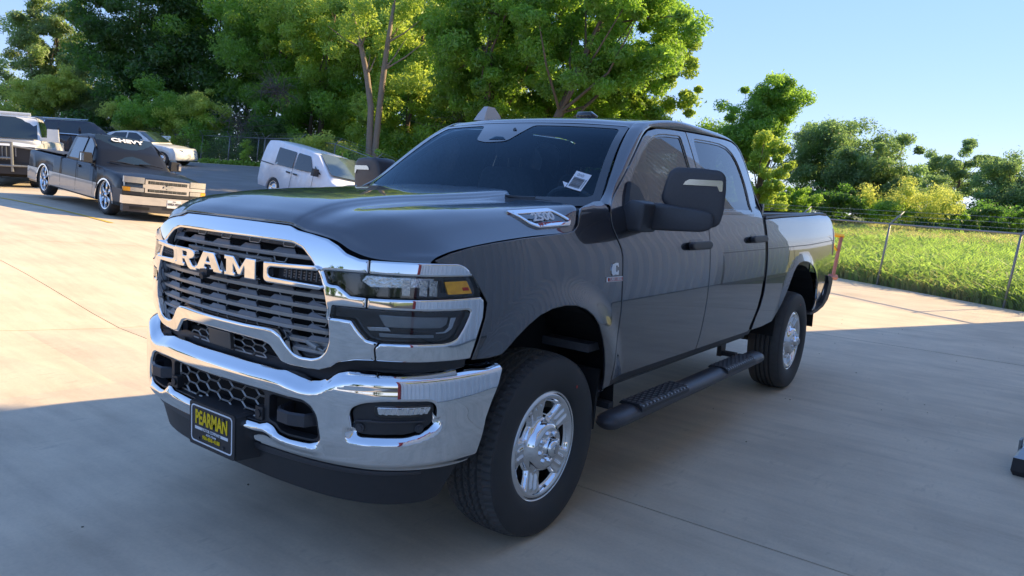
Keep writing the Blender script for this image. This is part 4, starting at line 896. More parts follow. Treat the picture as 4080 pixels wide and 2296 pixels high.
# --- black inner wells and underbody
for sg in (1, -1):
    for cy_, r_ in ((0.0, .60), (3.80, .60)):
        b = MB()
        for i in range(14):
            a0 = PI * i / 14 - .05; a1 = PI * (i + 1) / 14 - .05
            p = [(sg * x, cy_ + r_ * math.cos(a), .50 + r_ * math.sin(a) * (.95 if cy_ else .93)) for x, a in ((.60, a0), (.60, a1), (.925, a1), (.925, a0))]; b.add(p, [(0, 1, 2, 3)])
        b.add([(sg * .6, cy_ + r_ * math.cos(a), .50 + r_ * math.sin(a) * .94) for a in np.linspace(-.1, PI + .1, 16)], [tuple(range(16))]); b.build('wheel_liner', M['liner'], T)
b = MB()
b.box((0, 1.6, .62), (1.80, 2.0, .06)); b.box((.42, 2.0, .60), (.12, 5.6, .2)); b.box((-.42, 2.0, .60), (.12, 5.6, .2)); b.tube([(-.66, 0, .42), (.66, 0, .42)], .06, 10); b.tube([(-.66, 3.79, .42), (.66, 3.79, .42)], .06, 10); b.tube([(-.1, 3.79, .42), (.1, 3.79, .42)], [.17, .17], 12)
b.tube([(-.18, 0, .42), (-.45, 0, .42)], [.15, .08], 12); b.box((0, -.25, .75), (1.1, 1.1, .55)); b.box((0, .6, .72), (.5, .9, .35)); b.tube([(.35, 2.55, .55), (.35, 4.5, .55)], .045, 8); b.tube([(.20, 2.2, .5), (.20, 2.7, .5)], .1, 10); b.box((-.45, 3.1, .66), (.4, .9, .3))
b.build('underbody', M['steel'], T)
both('rocker_molding', M['black'], [[(.45, .60), (2.66, .606), (2.70, .637), (.50, .631)]], off=-.012, depth=.04, bev=.004, grid=.06)
both('rocker_panel', M['paint'], [[(.44, .56), (2.62, .575), (2.66, .60), (.45, .596)]], off=-.045, depth=.03, bev=.004, grid=.06)
# ---------------------------------------------------------------- front end
def sym(P): return P + [(-x, z) for x, z in P[::-1]]
# grille surround (chrome) with the large grille opening
outer = sym([(0, 1.370), (.18, 1.370), (.355, 1.367), (.395, 1.352), (.463, 1.344), (.55, 1.328), (.601, 1.309), (.641, 1.284), (.70, 1.268), (.735, 1.267), (.735, 1.221), (.60, 1.219), (.552, 1.216), (.558, 1.206), (.575, 1.172), (.592, 1.168), (.618, 1.168), (.650, 1.150), (.672, 1.136), (.735, 1.134), (.735, 1.098), (.60, 1.096), (.594, 1.05), (.640, 1.05), (.682, 1.048), (.714, 1.010), (.742, .984), (.785, .976), (.770, .956), (.774, .911), (.70, .906), (.628, .889), (.596, .866), (.546, .848), (.494, .844), (.40, .844), (.362, .850), (.33, .880), (.303, .905), (.27, .915), (.15, .918), (0, .919)][1:-1])
outer = [(0, 1.370)] + [p for p in outer[:len(outer) // 2]] + [(0, .919)] + [p for p in outer[len(outer) // 2:]]
inner_g = sym([(.16, 1.304), (.30, 1.303), (.392, 1.301), (.444, 1.286), (.486, 1.254), (.517, 1.224), (.540, 1.196), (.560, 1.150), (.582, 1.08), (.594, 1.0), (.594, .960), (.580, .925), (.552, .897), (.517, .886), (.46, .884), (.425, .892), (.395, .915), (.36, .952), (.325, .968), (.28, .970), (.15, .967)])
sur = panel('grille_surround', M['chrome'], T, FAS, [fillet(outer, .006), fillet(inner_g, .012)], off=.0, depth=.055, bev=.010, grid=.022, ds=.016)
panel('inner_lip', M['trim'], sur, FAS, [list(map(tuple, grow(inner_g, -.004))), list(map(tuple, grow(inner_g, -.020)))], off=-.045, depth=.03, bev=.004, grid=.04, ds=.025)
panel('grille_back', M['liner'], T, FAS, [list(map(tuple, grow(inner_g, .02)))], off=-.12, depth=.01, bev=.001, grid=.08, ds=.06)
# louvres: wavy topped bars
def barpoly(z0, x0, x1, ph, up=.020, dn=.010, per=.196):
    top = []; x = x0
    pts = []
    k0 = math.floor((x0 - ph) / per) - 1
    cyc = [(0, 1), (.46, 1), (.56, 0), (.90, 0)]
    for k in range(k0, k0 + 14):
        for f_, h_ in cyc:
            X = ph + (k + f_) * per
            if x0 < X < x1: pts.append((X, z0 + (up if h_ else .003)))
    return [(x0, z0 - dn), (x1, z0 - dn), (x1, z0 + .004)] + pts[::-1] + [(x0, z0 + .004)]
def wedge(S, off):
    return off
def louvre(z0, x0, x1, ph, up=.020, per=.196):
    P = barpoly(z0, x0, x1, ph, up, per=per)
    # nose sits forward, top leans back
    def S(a, b_, off=0.):
        d = np.asarray(b_, float) - z0; rake = np.where(d > 0, -d * .50, d * .45)
        return FAS(a, b_, off + rake)
    # split in two facets for a crisp nose
    topP = [p for p in P if p[1] > z0 + .001]; 
    up_ = [(x0, z0), (x1, z0)] + [p for p in P[2:]]
    b_o = panel('louvre', M['grillegrey'], T, S, [up_], off=-.028, depth=.02, bev=.0025, grid=.03, ds=.025)
    panel('louvre_lip', mat_lip, b_o, S, [[(x0, z0 - .015), (x1, z0 - .015), (x1, z0 - .0005), (x0, z0 - .0005)]], off=-.028, depth=.02, bev=.0015, grid=.03, ds=.03)
    return b_o
mat_lip = mat('louvre_edge_ground_sheen', (.42, .39, .36), .30, .25, noise=(50, .1))  # paler tan than the bars: reflected sunlit ground painted into the lips
def trap(S, cx, zt, w_, h_, r=.0028, off=-.045):
    """little half-hexagon hanging between two bars"""
    b = MB(); P = [FAS(np.array(cx + dx), np.array(zt + dz), off) for dx, dz in ((-w_ / 2, 0), (-w_ / 2 + .016, -h_), (w_ / 2 - .016, -h_), (w_ / 2, 0))]; b.tube(P, r, 4); return b.build('lattice_loop', mat_lip, T)
louvre(1.256, -.520, .500, -.50)
for x in (-.45, -.255, -.06, .135, .335): trap(None, x, 1.302, .086, .022)
for x in (-.255, -.06, .135, .3): trap(None, x, 1.246, .082, .026)
per = .196
for k, z0 in enumerate((1.122, 1.079, 1.036, .993)):
    louvre(z0, -.575, .575, -.49)
    for x in (-.43, -.235, -.04, .155, .35, .52): trap(None, x - .0, z0 - .010, .084, .020)
for z0, sgs in ((.948, (1, -1)), (.915, (1, -1))):
    for sg in sgs:
        x0, x1 = (.385 + (.948 - z0) * .6, .582); louvre(z0, *((x0, x1) if sg == 1 else (-x1, -x0)), -.49)
louvre(1.228, -.325, .268, -.49, up=.004); 
def FASV(s_, z, off=0.):
    p = FAS(s_, np.full_like(np.asarray(z, float), 1.15), off); p = p.copy(); p[..., 2] = z; return p
# nostril frames with fine vertical bars
for sg in (1, -1):
    P = [(.279, 1.222), (.40, 1.226), (.534, 1.231), (.545, 1.222), (.545, 1.214), (.318, 1.206), (.305, 1.198), (.305, 1.176), (.318, 1.168), (.556, 1.162), (.562, 1.156), (.556, 1.147), (.298, 1.147), (.285, 1.152), (.279, 1.163)]
    if sg == -1: P = [(-x - .052 if x < .45 else -x, z) for x, z in P]
    fr = panel('nostril_frame', M['chrome'], T, FASV, [fillet(P, .005)], off=.012, depth=.028, bev=.005, grid=.03, ds=.012)
    b = MB(); xs_ = np.linspace(.375, .545, 8) if sg == 1 else np.linspace(-.555, -.40, 7)
    for x in xs_:
        for o_, zz in ((-.014, 0),): 
            a_, c_ = FAS(np.array(x), np.array(1.170), -.014), FAS(np.array(x), np.array(1.206), -.014); b.tube([a_, c_], .0042, 6)
        for zz in (1.178, 1.188, 1.198): b.box(FAS(np.array(x - .008), np.array(zz), -.016), (.010, .01, .004))
    b.build('vent_bars', M['grillegrey'], fr)
    panel('vent_back', M['black'], fr, FAS, [[(sg * .31, 1.166), (sg * .56, 1.160), (sg * .54, 1.218), (sg * .31, 1.212)]], off=-.035, depth=.005, bev=.001, grid=.05)
# slab letters
Rp = [[(0, 1), (.74, 1), (.91, .94), (.98, .82), (.98, .62), (.90, .50), (.74, .43), (.90, .12), (1.06, .10), (1.08, -.10), (.80, -.10), (.68, -.02), (.50, .38), (.42, .38), (.42, .2), (.50, .2), (.50, 0), (0, 0), (0, .2), (.09, .2), (.09, .78), (0, .78)], [(.42, .80), (.42, .58), (.56, .58), (.62, .63), (.62, .75), (.56, .80)]]
Ap = [[(.31, 1), (.71, 1), (.93, .20), (1, .20), (1, 0), (.55, 0), (.55, .2), (.62, .2), (.59, .33), (.39, .33), (.36, .2), (.43, .2), (.43, 0), (0, 0), (0, .20), (.07, .20)], [(.43, .50), (.565, .50), (.50, .76)]]
Mp = [[(0, 1), (.31, 1), (.51, .46), (.70, 1), (1, 1), (1, .2), (1, 0), (.66, 0), (.66, .58), (.55, .12), (.45, .12), (.31, .60), (.31, .2), (.36, .2), (.36, 0), (0, 0), (0, .2), (.06, .2), (.06, .8), (0, .8)]]
for nm, P, x0, x1 in (('letter_r', Rp, -.322, -.150), ('letter_a', Ap, -.145, .048), ('letter_m', Mp, .062, .250)):
    L = [[(x0 + a * (x1 - x0), 1.149 + c_ * .078) for a, c_ in q] for q in P]
    panel(nm, M['chrome'], T, FASV, L, off=.022, depth=.024, bev=.0045, grid=.03, ds=.012)
b = MB(); c_ = FAS(np.array(-.055), np.array(1.147), .016); b.box(c_, (.05, .04, .022)); b.tube([c_ + [0, -.0, -.008], c_ + [0, -.03, -.016]], [.015, .013], 12); b.build('grille_camera', M['black'], T)
b = MB(); c_ = FAS(np.array(.52), np.array(.928), -.03); b.tube([c_ + [-.05, 0, .012], c_ + [.02, -.01, 0]], [.012, .012], 8); b.tube([c_ + [.02, -.01, 0], c_ + [.05, -.01, -.006], c_ + [.06, 0, .01]], .005, 6); b.build('hanging_plug', M['galv'], T)
# lower intake in the chrome bar
low = [(-.335, .856), (-.25, .905), (-.22, .913), (.22, .913), (.25, .905), (.335, .856), (.345, .842), (-.345, .842)]
panel('lower_intake_back', M['liner'], T, FAS, [[(-.36, .82), (.36, .82), (.31, .92), (-.31, .92)]], off=-.10, depth=.01, bev=.001, grid=.08)
def hexmesh(name, S, x0, x1, z0, z1, px, pz, r, off, inside=None, slant=.25):
    b = MB(); j = 0; z = z0
    while z < z1 + pz * .5:
        x = x0 + (px / 2 if j % 2 else 0) - px
        while x < x1 + px:
            P = [(x, z), (x + px * .30, z), (x + px * .5, z + pz * .5), (x + px * .80, z + pz * .5), (x + px, z)]
            for q in (P,):
                pts = [p for p in q if x0 <= p[0] <= x1 and z0 <= p[1] <= z1 and (inside is None or inside(*p))]
                if len(pts) >= 2: b.tube([S(np.array(a), np.array(c__), off) for a, c__ in pts], r, 4, False)
            x += px
        j += 0; z += pz
    # uprights linking rows
    return b.build(name, mat_lip, T)
def hexm(name, S, x0, x1, z0, z1, W, H, r, off, inside=None):
    """honeycomb of flat hexagon rings"""
    b = MB(); j = 0; cz_ = z0
    while cz_ <= z1 + H * .5:
        i = 0; cx = x0 + (W * .5 if j % 2 else 0)
        while cx <= x1 + W * .5:
            hx = [(cx - W * .5, cz_), (cx - W * .28, cz_ + H * .5), (cx + W * .28, cz_ + H * .5), (cx + W * .5, cz_)]
            pts = [(min(max(a, x0), x1), min(max(c_, z0), z1)) for a, c_ in hx]
            if inside is None or all(inside(*p) for p in pts): b.tube([S(np.array(a), np.array(c_), off) for a, c_ in pts], r, 4, False)
            hx2 = [(cx - W * .5, cz_), (cx - W * .28, cz_ - H * .5), (cx + W * .28, cz_ - H * .5), (cx + W * .5, cz_)]
            pts = [(min(max(a, x0), x1), min(max(c_, z0), z1)) for a, c_ in hx2]
            if inside is None or all(inside(*p) for p in pts): b.tube([S(np.array(a), np.array(c_), off) for a, c_ in pts], r, 4, False)
            cx += W * 1.56
        cz_ += H * .5; j += 1
        x0_ = x0
    return b
def honeycomb(name, S, x0, x1, z0, z1, W, H, r, off, inside=None):
    b = MB(); i = 0; cx = x0 + W * .3
    while cx < x1:
        cz_ = z0 + (H * .5 if i % 2 else 0)
        while cz_ < z1 + H * .4:
            hx = [(-.5, 0), (-.26, .5), (.26, .5), (.5, 0), (.26, -.5), (-.26, -.5)]
            pts = [(cx + a * W, min(max(cz_ + c_ * H, z0), z1)) for a, c_ in hx]; pts = [(min(max(a, x0), x1), c_) for a, c_ in pts]
            if inside is None or all(inside(*p) for p in pts):
                for k in range(3): b.tube([S(np.array(pts[k][0]), np.array(pts[k][1]), off), S(np.array(pts[k + 1][0]), np.array(pts[k + 1][1]), off)], r, 4, False)
                b.tube([S(np.array(pts[5][0]), np.array(pts[5][1]), off), S(np.array(pts[0][0]), np.array(pts[0][1]), off)], r, 4, False) if i == 0 else None
                b.tube([S(np.array(pts[4][0]), np.array(pts[4][1]), off), S(np.array(pts[5][0]), np.array(pts[5][1]), off)], r, 4, False)
                b.tube([S(np.array(pts[3][0]), np.array(pts[3][1]), off), S(np.array(pts[4][0]), np.array(pts[4][1]), off)], r, 4, False)
            cz_ += H
        cx += W * .76; i += 1
    o = b.build(name, mat_lip, T); return o
inl = lambda x, z: abs(x) < .325 - (z - .85) * 1.2
honeycomb('upper_honeycomb', FAS, -.33, .33, .842, .912, .085, .030, .0032, -.03, inl)
b = MB(); n_ = 8
panel('radar_cover', mat('satin_grey_cover', (.10, .095, .09), .3, .3, noise=(90, .08)), T, FAS, [fillet([(-.100, .846), (.056, .846), (.056, .912), (-.100, .912)], .003)], off=-.012, depth=.02, bev=.002, grid=.04)
# --- chrome headlamp trims either side
for sg in (1, -1):
    Sf = FAS if sg == 1 else mir(FAS)
    st = panel('headlamp_top_trim', M['chrome'], T, Sf, [fillet([(.741, 1.267), (.88, 1.268), (1.075, 1.266), (1.105, 1.256), (1.128, 1.240), (1.142, 1.221), (.97, 1.221), (.741, 1.221)], .004)], off=.0, depth=.045, bev=.008, grid=.025, ds=.016)
    # C shaped trim round the lower lamp
    C1 = [(.741, 1.134), (.96, 1.138), (1.190, 1.140), (1.206, 1.128), (1.209, 1.10), (1.206, 1.06), (1.180, .991), (1.152, .913), (1.0, .913), (.780, .911), (.776, .956), (.793, .975), (.97, .977), (1.03, .977), (1.06, .982), (1.085, .993), (1.112, 1.030), (1.138, 1.078), (1.140, 1.090), (1.128, 1.097), (.93, 1.098), (.741, 1.098)]
    panel('headlamp_trim', M['chrome'], T, Sf, [fillet(C1, .006)], off=.0, depth=.045, bev=.009, grid=.022, ds=.016)
    # upper lamp
    U = [(.556, 1.2185), (.735, 1.2185), (.974, 1.2185), (1.140, 1.2185), (1.160, 1.205), (1.183, 1.165), (1.187, 1.146), (1.17, 1.142), (.964, 1.140), (.672, 1.138), (.650, 1.154), (.620, 1.171), (.575, 1.174)]
    bz = panel('headlamp', M['darklens'], T, Sf, [fillet(U, .006)], off=-.035, depth=.02, bev=.003, grid=.03, ds=.02)
    panel('lamp_lens', M['lens'], bz, Sf, [fillet(U, .006)], off=-.004, depth=.006, bev=.003, grid=.03, ds=.02)
    panel('lamp_reflector', M['reflector'], bz, Sf, [fillet([(.72, 1.212), (.99, 1.212), (.985, 1.178), (.74, 1.168), (.70, 1.19)], .006)], off=-.028, depth=.01, bev=.004, grid=.03, ds=.02)
    b = MB()
    for x in (.88, .945, .985):
        for zz in (1.165, 1.190): b.box(Sf(np.array(x), np.array(zz), -.020), (.028, .02, .030), rz=sg * .6)
    b.build('lamp_facets', M['reflector'], bz)
    am = panel('amber_reflector', M['amber'], bz, Sf, [fillet([(1.018, 1.203), (1.112, 1.205), (1.140, 1.158), (1.034, 1.157)], .004)], off=.0005, depth=.015, bev=.002, grid=.03, ds=.02)
    panel('amber_mark', M['red'], am, Sf, [[(1.090, 1.182), (1.118, 1.182), (1.124, 1.170), (1.095, 1.170)]], off=.0015, depth=.001, bev=.0003, grid=.03)
    # lower lamp
    Lw = [(.600, 1.094), (.93, 1.0955), (1.124, 1.0945), (1.136, 1.084), (1.108, 1.030), (1.080, .996), (1.055, .985), (1.03, .980), (.97, .980), (.79, .979), (.748, .988), (.718, 1.014), (.686, 1.052), (.64, 1.053), (.600, 1.053)]
    lz = panel('lower_headlamp', M['darklens'], T, Sf, [fillet(Lw, .006)], off=-.035, depth=.02, bev=.003, grid=.03, ds=.02)
    panel('lamp_lens', M['lens'], lz, Sf, [fillet(Lw, .006)], off=-.004, depth=.006, bev=.003, grid=.03, ds=.02)
    panel('lamp_projector', M['frost'], lz, Sf, [fillet([(.777, 1.076), (1.052, 1.072), (1.045, 1.045), (1.022, 1.032), (.806, 1.033)], .006)], off=-.022, depth=.012, bev=.004, grid=.025, ds=.02)
    panel('lamp_blade', M['chrome_soft'], lz, Sf, [[(.738, 1.031), (.817, 1.034), (.829, 1.020), (.749, 1.017)]], off=-.016, depth=.012, bev=.002, grid=.03, ds=.02)
    panel('running_light', M['frost'], lz, Sf, [fillet([(.784, 1.012), (.99, 1.010), (.992, .999), (.788, .998)], .003)], off=-.016, depth=.012, bev=.002, grid=.03, ds=.02)
    panel('lamp_hook', M['chrome_soft'], lz, Sf, [fillet([(1.06, 1.070), (1.086, 1.070), (1.068, 1.028), (1.04, 1.012), (1.0, 1.012), (1.0, 1.018), (1.035, 1.020), (1.052, 1.034)], .003)], off=-.020, depth=.012, bev=.002, grid=.03, ds=.02)
# dark filler behind everything in front
panel('front_backing', M['liner'], T, FAS, [[(-1.16, .84), (1.16, .84), (1.15, 1.27), (.7, 1.27), (.6, 1.31), (.38, 1.36), (-.38, 1.36), (-.6, 1.31), (-.7, 1.27), (-1.15, 1.27)], [(-.60, .88), (.60, .88), (.60, 1.2), (.44, 1.31), (-.44, 1.31), (-.60, 1.2)]], off=-.062, depth=.01, bev=.002, grid=.06)
panel('bumper_gap_filler', M['black'], T, FAS, [[(-1.16, .80), (1.16, .80), (1.17, .905), (.8, .905), (.62, .885), (.54, .85), (.36, .85), (-.36, .85), (-.54, .85), (-.62, .885), (-.8, .905), (-1.17, .905)]], off=-.048, depth=.03, bev=.003, grid=.05)
# --- bumper
top = [(0, .828), (.25, .826), (.40, .824), (.47, .812), (.52, .806), (.565, .812), (.60, .826), (.64, .856), (.68, .868), (.759, .875), (1.0, .876), (1.16, .879), (1.30, .880), (1.352, .884), (1.368, .874), (1.375, .850), (1.345, .79), (1.310, .735), (1.275, .665), (1.262, .60), (1.245, .53), (1.215, .495), (1.17, .490), (1.07, .492), (.9, .497), (.686, .503), (.506, .508), (.3, .520), (0, .522)]
bo = sym(top[1:-1]); bo = [(0, .828)] + bo[:len(bo) // 2] + [(0, .522)] + bo[len(bo) // 2:]
hole_c = sym([(.16, .742), (.35, .741), (.515, .737), (.552, .722), (.577, .690), (.590, .64), (.596, .605), (.585, .590), (.55, .584), (.44, .584), (.40, .590), (.372, .612), (.342, .620), (.30, .608), (.16, .604)])
fog = [(.711, .719), (.718, .738), (.740, .753), (.774, .764), (.84, .772), (.93, .772), (1.000, .769), (1.022, .761), (1.034, .743), (1.035, .715), (1.030, .690), (1.010, .668), (.967, .651), (.92, .641), (.768, .639), (.740, .642), (.723, .660)]
_tx = [p[0] for p in top[:18]]; _tz = [p[1] for p in top[:18]]
_zt = cub([0, .25, .40, .46, .52, .58, .63, .70, .80, 1.0, 1.16, 1.30, 1.36], [.828, .826, .822, .812, .807, .816, .844, .867, .875, .876, .879, .881, .884])
_zo = cub([.66, .70, .757, .83, .89, .969, 1.027, 1.08], [.612, .606, .603, .604, .607, .617, .637, .668]); _zh = cub([.66, .72, .768, .85, .922, .967, 1.021, 1.08], [.650, .644, .640, .640, .642, .652, .676, .71]); _zb = cub([0, .16, .28, .342, .40, .48, .56, .66], [.604, .604, .607, .612, .594, .586, .584, .590])
def BMPs(s, z, off=0.):
    s = np.asarray(s, float); z = np.asarray(z, float); a = np.abs(s)
    roll = -.030 * sst((z - (_zt(a) - .050)) / .052) ** 1.5
    zo = _zo(a); zh = _zh(a)
    t = np.clip((z - zo) / np.maximum(zh - zo, .012), 0, 1.6); fade = sst((a - .690) / .035) * (1 - sst((a - 1.015) / .05)); sc = .027 * sst(t * .75) / sst(.75) * fade * (1 - sst((z - zh - .004) / .02))
    zb = _zb(a); lip = .014 * np.exp(-((z - (zb - .022)) / .016) ** 2) * (1 - sst((a - .56) / .06))
    low_ = -.014 * sst((.535 - z) / .03)
    return BMP(s, z, off - sc + lip + roll + low_)
bmp = panel('front_bumper', M['chrome'], T, BMPs, [fillet(bo, .008), fillet(hole_c, .012), fillet(fog, .02), fillet([(-a, b_) for a, b_ in fog], .02)], off=0, depth=.05, bev=.010, grid=.0085, ds=.009)
panel('bumper_recess', M['liner'], bmp, BMP, [[(-.63, .56), (.63, .56), (.63, .76), (-.63, .76)]], off=-.11, depth=.01, bev=.001, grid=.08)
fr = panel('intake_frame', M['black'], bmp, BMP, [fillet(list(map(tuple, grow(hole_c, -.001))), .01), fillet([(-.30, .735), (.30, .735), (.318, .728), (.318, .618), (.30, .612), (-.30, .612), (-.318, .618), (-.318, .728)], .008),
    fillet([(.345, .722), (.36, .731), (.515, .727), (.545, .712), (.566, .685), (.579, .64), (.583, .606), (.56, .595), (.44, .594), (.405, .600), (.385, .622), (.345, .632)], .01), fillet([(-.345, .722), (-.36, .731), (-.515, .727), (-.545, .712), (-.566, .685), (-.579, .64), (-.583, .606), (-.56, .595), (-.44, .594), (-.405, .600), (-.385, .622), (-.345, .632)], .01)], off=-.012, depth=.04, bev=.003, grid=.04, ds=.014)
honeycomb('lower_honeycomb', BMP, -.318, .318, .614, .733, .108, .044, .0042, -.040, lambda x, z: True)
for sg in (1, -1):
    Sb = BMP if sg == 1 else mir(BMP)
    b = MB(); c_ = Sb(np.array(.300), np.array(.648), -.02); b.box(c_, (.045, .03, .05)); b.tube([c_, c_ + [0, -.022, 0]], [.016, .015], 14); b.build('parking_sensor', M['black'], T)
    # tow hook: a thick bent bar
    b = MB(); P = [Sb(np.array(x), np.array(.664), o_) for x, o_ in ((.375, -.10), (.385, -.035), (.415, .000), (.47, .010), (.53, -.002), (.555, -.045), (.555, -.10))]
    n_ = len(P); q = []
    for i, p in enumerate(P):
        d_ = P[min(i + 1, n_ - 1)] - P[max(i - 1, 0)]; d_[2] = 0; d_ /= np.linalg.norm(d_); k_ = np.array([d_[1], -d_[0], 0]) * .011
        for dz, m_ in ((-.020, .6), (-.026, 0), (-.020, -.6), (.020, -.6), (.026, 0), (.020, .6)): q.append(p + k_ * (1 if m_ > 0 else (-1 if m_ < 0 else 0)) + [0, 0, dz])
    b.add(q, [(i * 6 + j, i * 6 + (j + 1) % 6, (i + 1) * 6 + (j + 1) % 6, (i + 1) * 6 + j) for i in range(n_ - 1) for j in range(6)])
    b.build('tow_hook', M['trim'], T)
    fb = panel('fog_bezel', M['black'], bmp, Sb, [list(map(tuple, grow(fillet(fog, .015), -.003)))], off=-.022, depth=.03, bev=.006, grid=.03, ds=.016)
    fp = panel('fog_pocket', M['gloss'], fb, Sb, [fillet([(.80, .752), (1.018, .750), (1.022, .735), (1.005, .716), (.96, .706), (.82, .706), (.80, .72)], .012)], off=-.019, depth=.01, bev=.003, grid=.04, ds=.016)
    fl = panel('fog_lamp', M['reflector'], fb, Sb, [fillet([(.812, .747), (1.012, .745), (1.008, .730), (.985, .722), (.93, .719), (.817, .722)], .006)], off=-.013, depth=.008, bev=.002, grid=.02, ds=.016)
    b = MB(); random.seed(5)
    for i in range(9):
        x = .825 + i * .021; q = [(x, .744), (x + .012, .744), (x + .004, .722), (x - .006, .724)]; b.prism(q, lambda a, c_, d, Sb=Sb: tuple(Sb(np.array(a), np.array(c_), d)), -.012, -.007 + .004 * (i % 2))
    b.build('fog_facets', M['chrome'], fl)
    panel('fog_shelf', M['trim'], fb, Sb, [fillet([(.735, .694), (.79, .700), (.80, .696), (1.0, .697), (.98, .690), (.73, .690)], .002)], off=-.012, depth=.012, bev=.002, grid=.04, ds=.016)
    for xs_ in (.749, .971):
        b = MB(); c_ = Sb(np.array(xs_), np.array(.667), -.018); n_ = Sb(np.array(xs_), np.array(.667), .01) - c_; n_ /= np.linalg.norm(n_)
        b.tube([c_ - n_ * .004, c_ + n_ * .004], [.017, .016], 16); b.tube([c_ + n_ * .003, c_ + n_ * .008], [.009, .009], 12); b.build('parking_sensor', M['trim'], fb)
def VAL(s, z, off=0.):
    p = BMP(s, np.full_like(np.asarray(z, float), .50) , off - .035 - (.50 - np.asarray(z)) * .25); p[..., 2] = z; return p
panel('air_dam', M['black'], T, VAL, [fillet([(-1.19, .50), (-1.12, .36), (-1.05, .345), (-.6, .352), (0, .365), (.6, .352), (1.05, .345), (1.12, .36), (1.19, .50), (.9, .512), (0, .535), (-.9, .512)], .02)], depth=.02, bev=.004, grid=.04)
panel('bumper_underlip', M['trim'], T, VAL, [[(-1.0, .478), (1.0, .478), (1.0, .492), (.5, .500), (0, .512), (-.5, .500), (-1.0, .492)]], off=.012, depth=.02, bev=.004, grid=.06)
# plate bracket and dealer plate
b = MB(); 
PY = -1.088
pb = [(-.105, .445), (.207, .441), (.210, .612), (.198, .622), (-.096, .622), (-.108, .612)]
v = [(x, PY, z) for x, z in pb] + [(x + .02 * (1 if x > 0 else 0), PY + .10, z + (.01 if z > .5 else -.0)) for x, z in pb]; n_ = 6
b.add(v, [tuple(range(n_))[::-1], tuple(range(n_, 2 * n_))] + [(i, (i + 1) % n_, n_ + (i + 1) % n_, n_ + i) for i in range(n_)]); pbk = b.build('plate_bracket', M['black'], T)
PL = lambda a, z, off=0.: np.stack([np.asarray(a, float) * 1.035 + .051, PY - .003 - off + 0 * np.asarray(a), np.asarray(z, float) + .0275], -1)
lp = panel('dealer_plate', M['black'], T, PL, [fillet([(-.152, .414), (.152, .414), (.152, .592), (-.152, .592)], .012)], off=.003, depth=.004, bev=.001, grid=.08)
bo_o = fillet([(-.138, .430), (.138, .430), (.138, .583), (-.138, .583)], .020); bo_i = fillet([(-.132, .436), (.132, .436), (.132, .577), (-.132, .577)], .015)
panel('plate_border', M['white'], lp, PL, [bo_o, bo_i], off=.0045, depth=.001, bev=.0003, grid=.08, ds=.02)
for x0, x1, zz in ((-.111, -.062, .4895), (.062, .111, .4755 + .014)): panel('plate_stripe', M['white'], lp, PL, [[(x0, zz - .006), (x1, zz - .006), (x1, zz + .006), (x0, zz + .006)]], off=.0045, depth=.001, bev=.0003, grid=.08)
def plt_(name, s_, size, zz, m_, sx, bold): return textobj(name, s_, size, m_, lp, .0006, bold, sx, frame((.051, PY - .0075, zz + .0275), (1, 0, 0), (0, 0, 1)))
plt_('dealer_name', 'PEARMAN', .078, .5320, M['yellow'], .64, .0026)
plt_('dealer_trade', 'MOTOR COMPANY', .0175, .4895, M['white'], .80, .0003)
plt_('dealer_town', 'ALTO, TEXAS', .0115, .4735, M['white'], 1.0, .0002)
plt_('dealer_phone', '936-858-4188', .0215, .4580, M['yellow'], 1.0, .0005)
for x, zz in ((-.085, .562), (.085, .562), (-.085, .449), (.085, .449)):
    b = MB(); b.tube([(x + .051, PY - .007, zz + .0275), (x + .051, PY - .011, zz + .0275)], .0055, 10); b.build('plate_screw', M['trim'], lp)
# --- mirrors
def rbox(name, pts, y0, y1, m_, par, r=.02, taper=.9, sg=1, bulge=.0):
    """outline in (x,z), front face y0, back face y1, soft edges"""
    P = resample(fillet(pts, r, 5), .03); P = P if area(P) > 0 else P[::-1].copy(); c = P.mean(0); V = []; F = []; n = len(P)
    prof = [(0.0, .80), (.012, .90), (.03, .965), (.06, 1.0), (.75, 1.0), (.93, .985), (1.0, .94)]
    for t, k in prof:
        for p in P: q = c + (p - c) * k; V.append((sg * (q[0] - (.34 * (y1 - y0) * t * sst((q[0] - 1.05) / .25) if bulge else 0)), y0 + (y1 - y0) * t + (.22 * max(0, q[0] - 1.1) * (1 - t) if bulge else 0), q[1]))
    for j in range(len(prof) - 1):
        for i in range(n): F.append((j * n + i, j * n + (i + 1) % n, (j + 1) * n + (i + 1) % n, (j + 1) * n + i))
    F.append(tuple(range(n))[::-1]); F.append(tuple((len(prof) - 1) * n + i for i in range(n)))
    return mkobj(name, V, F, m_, par, True)
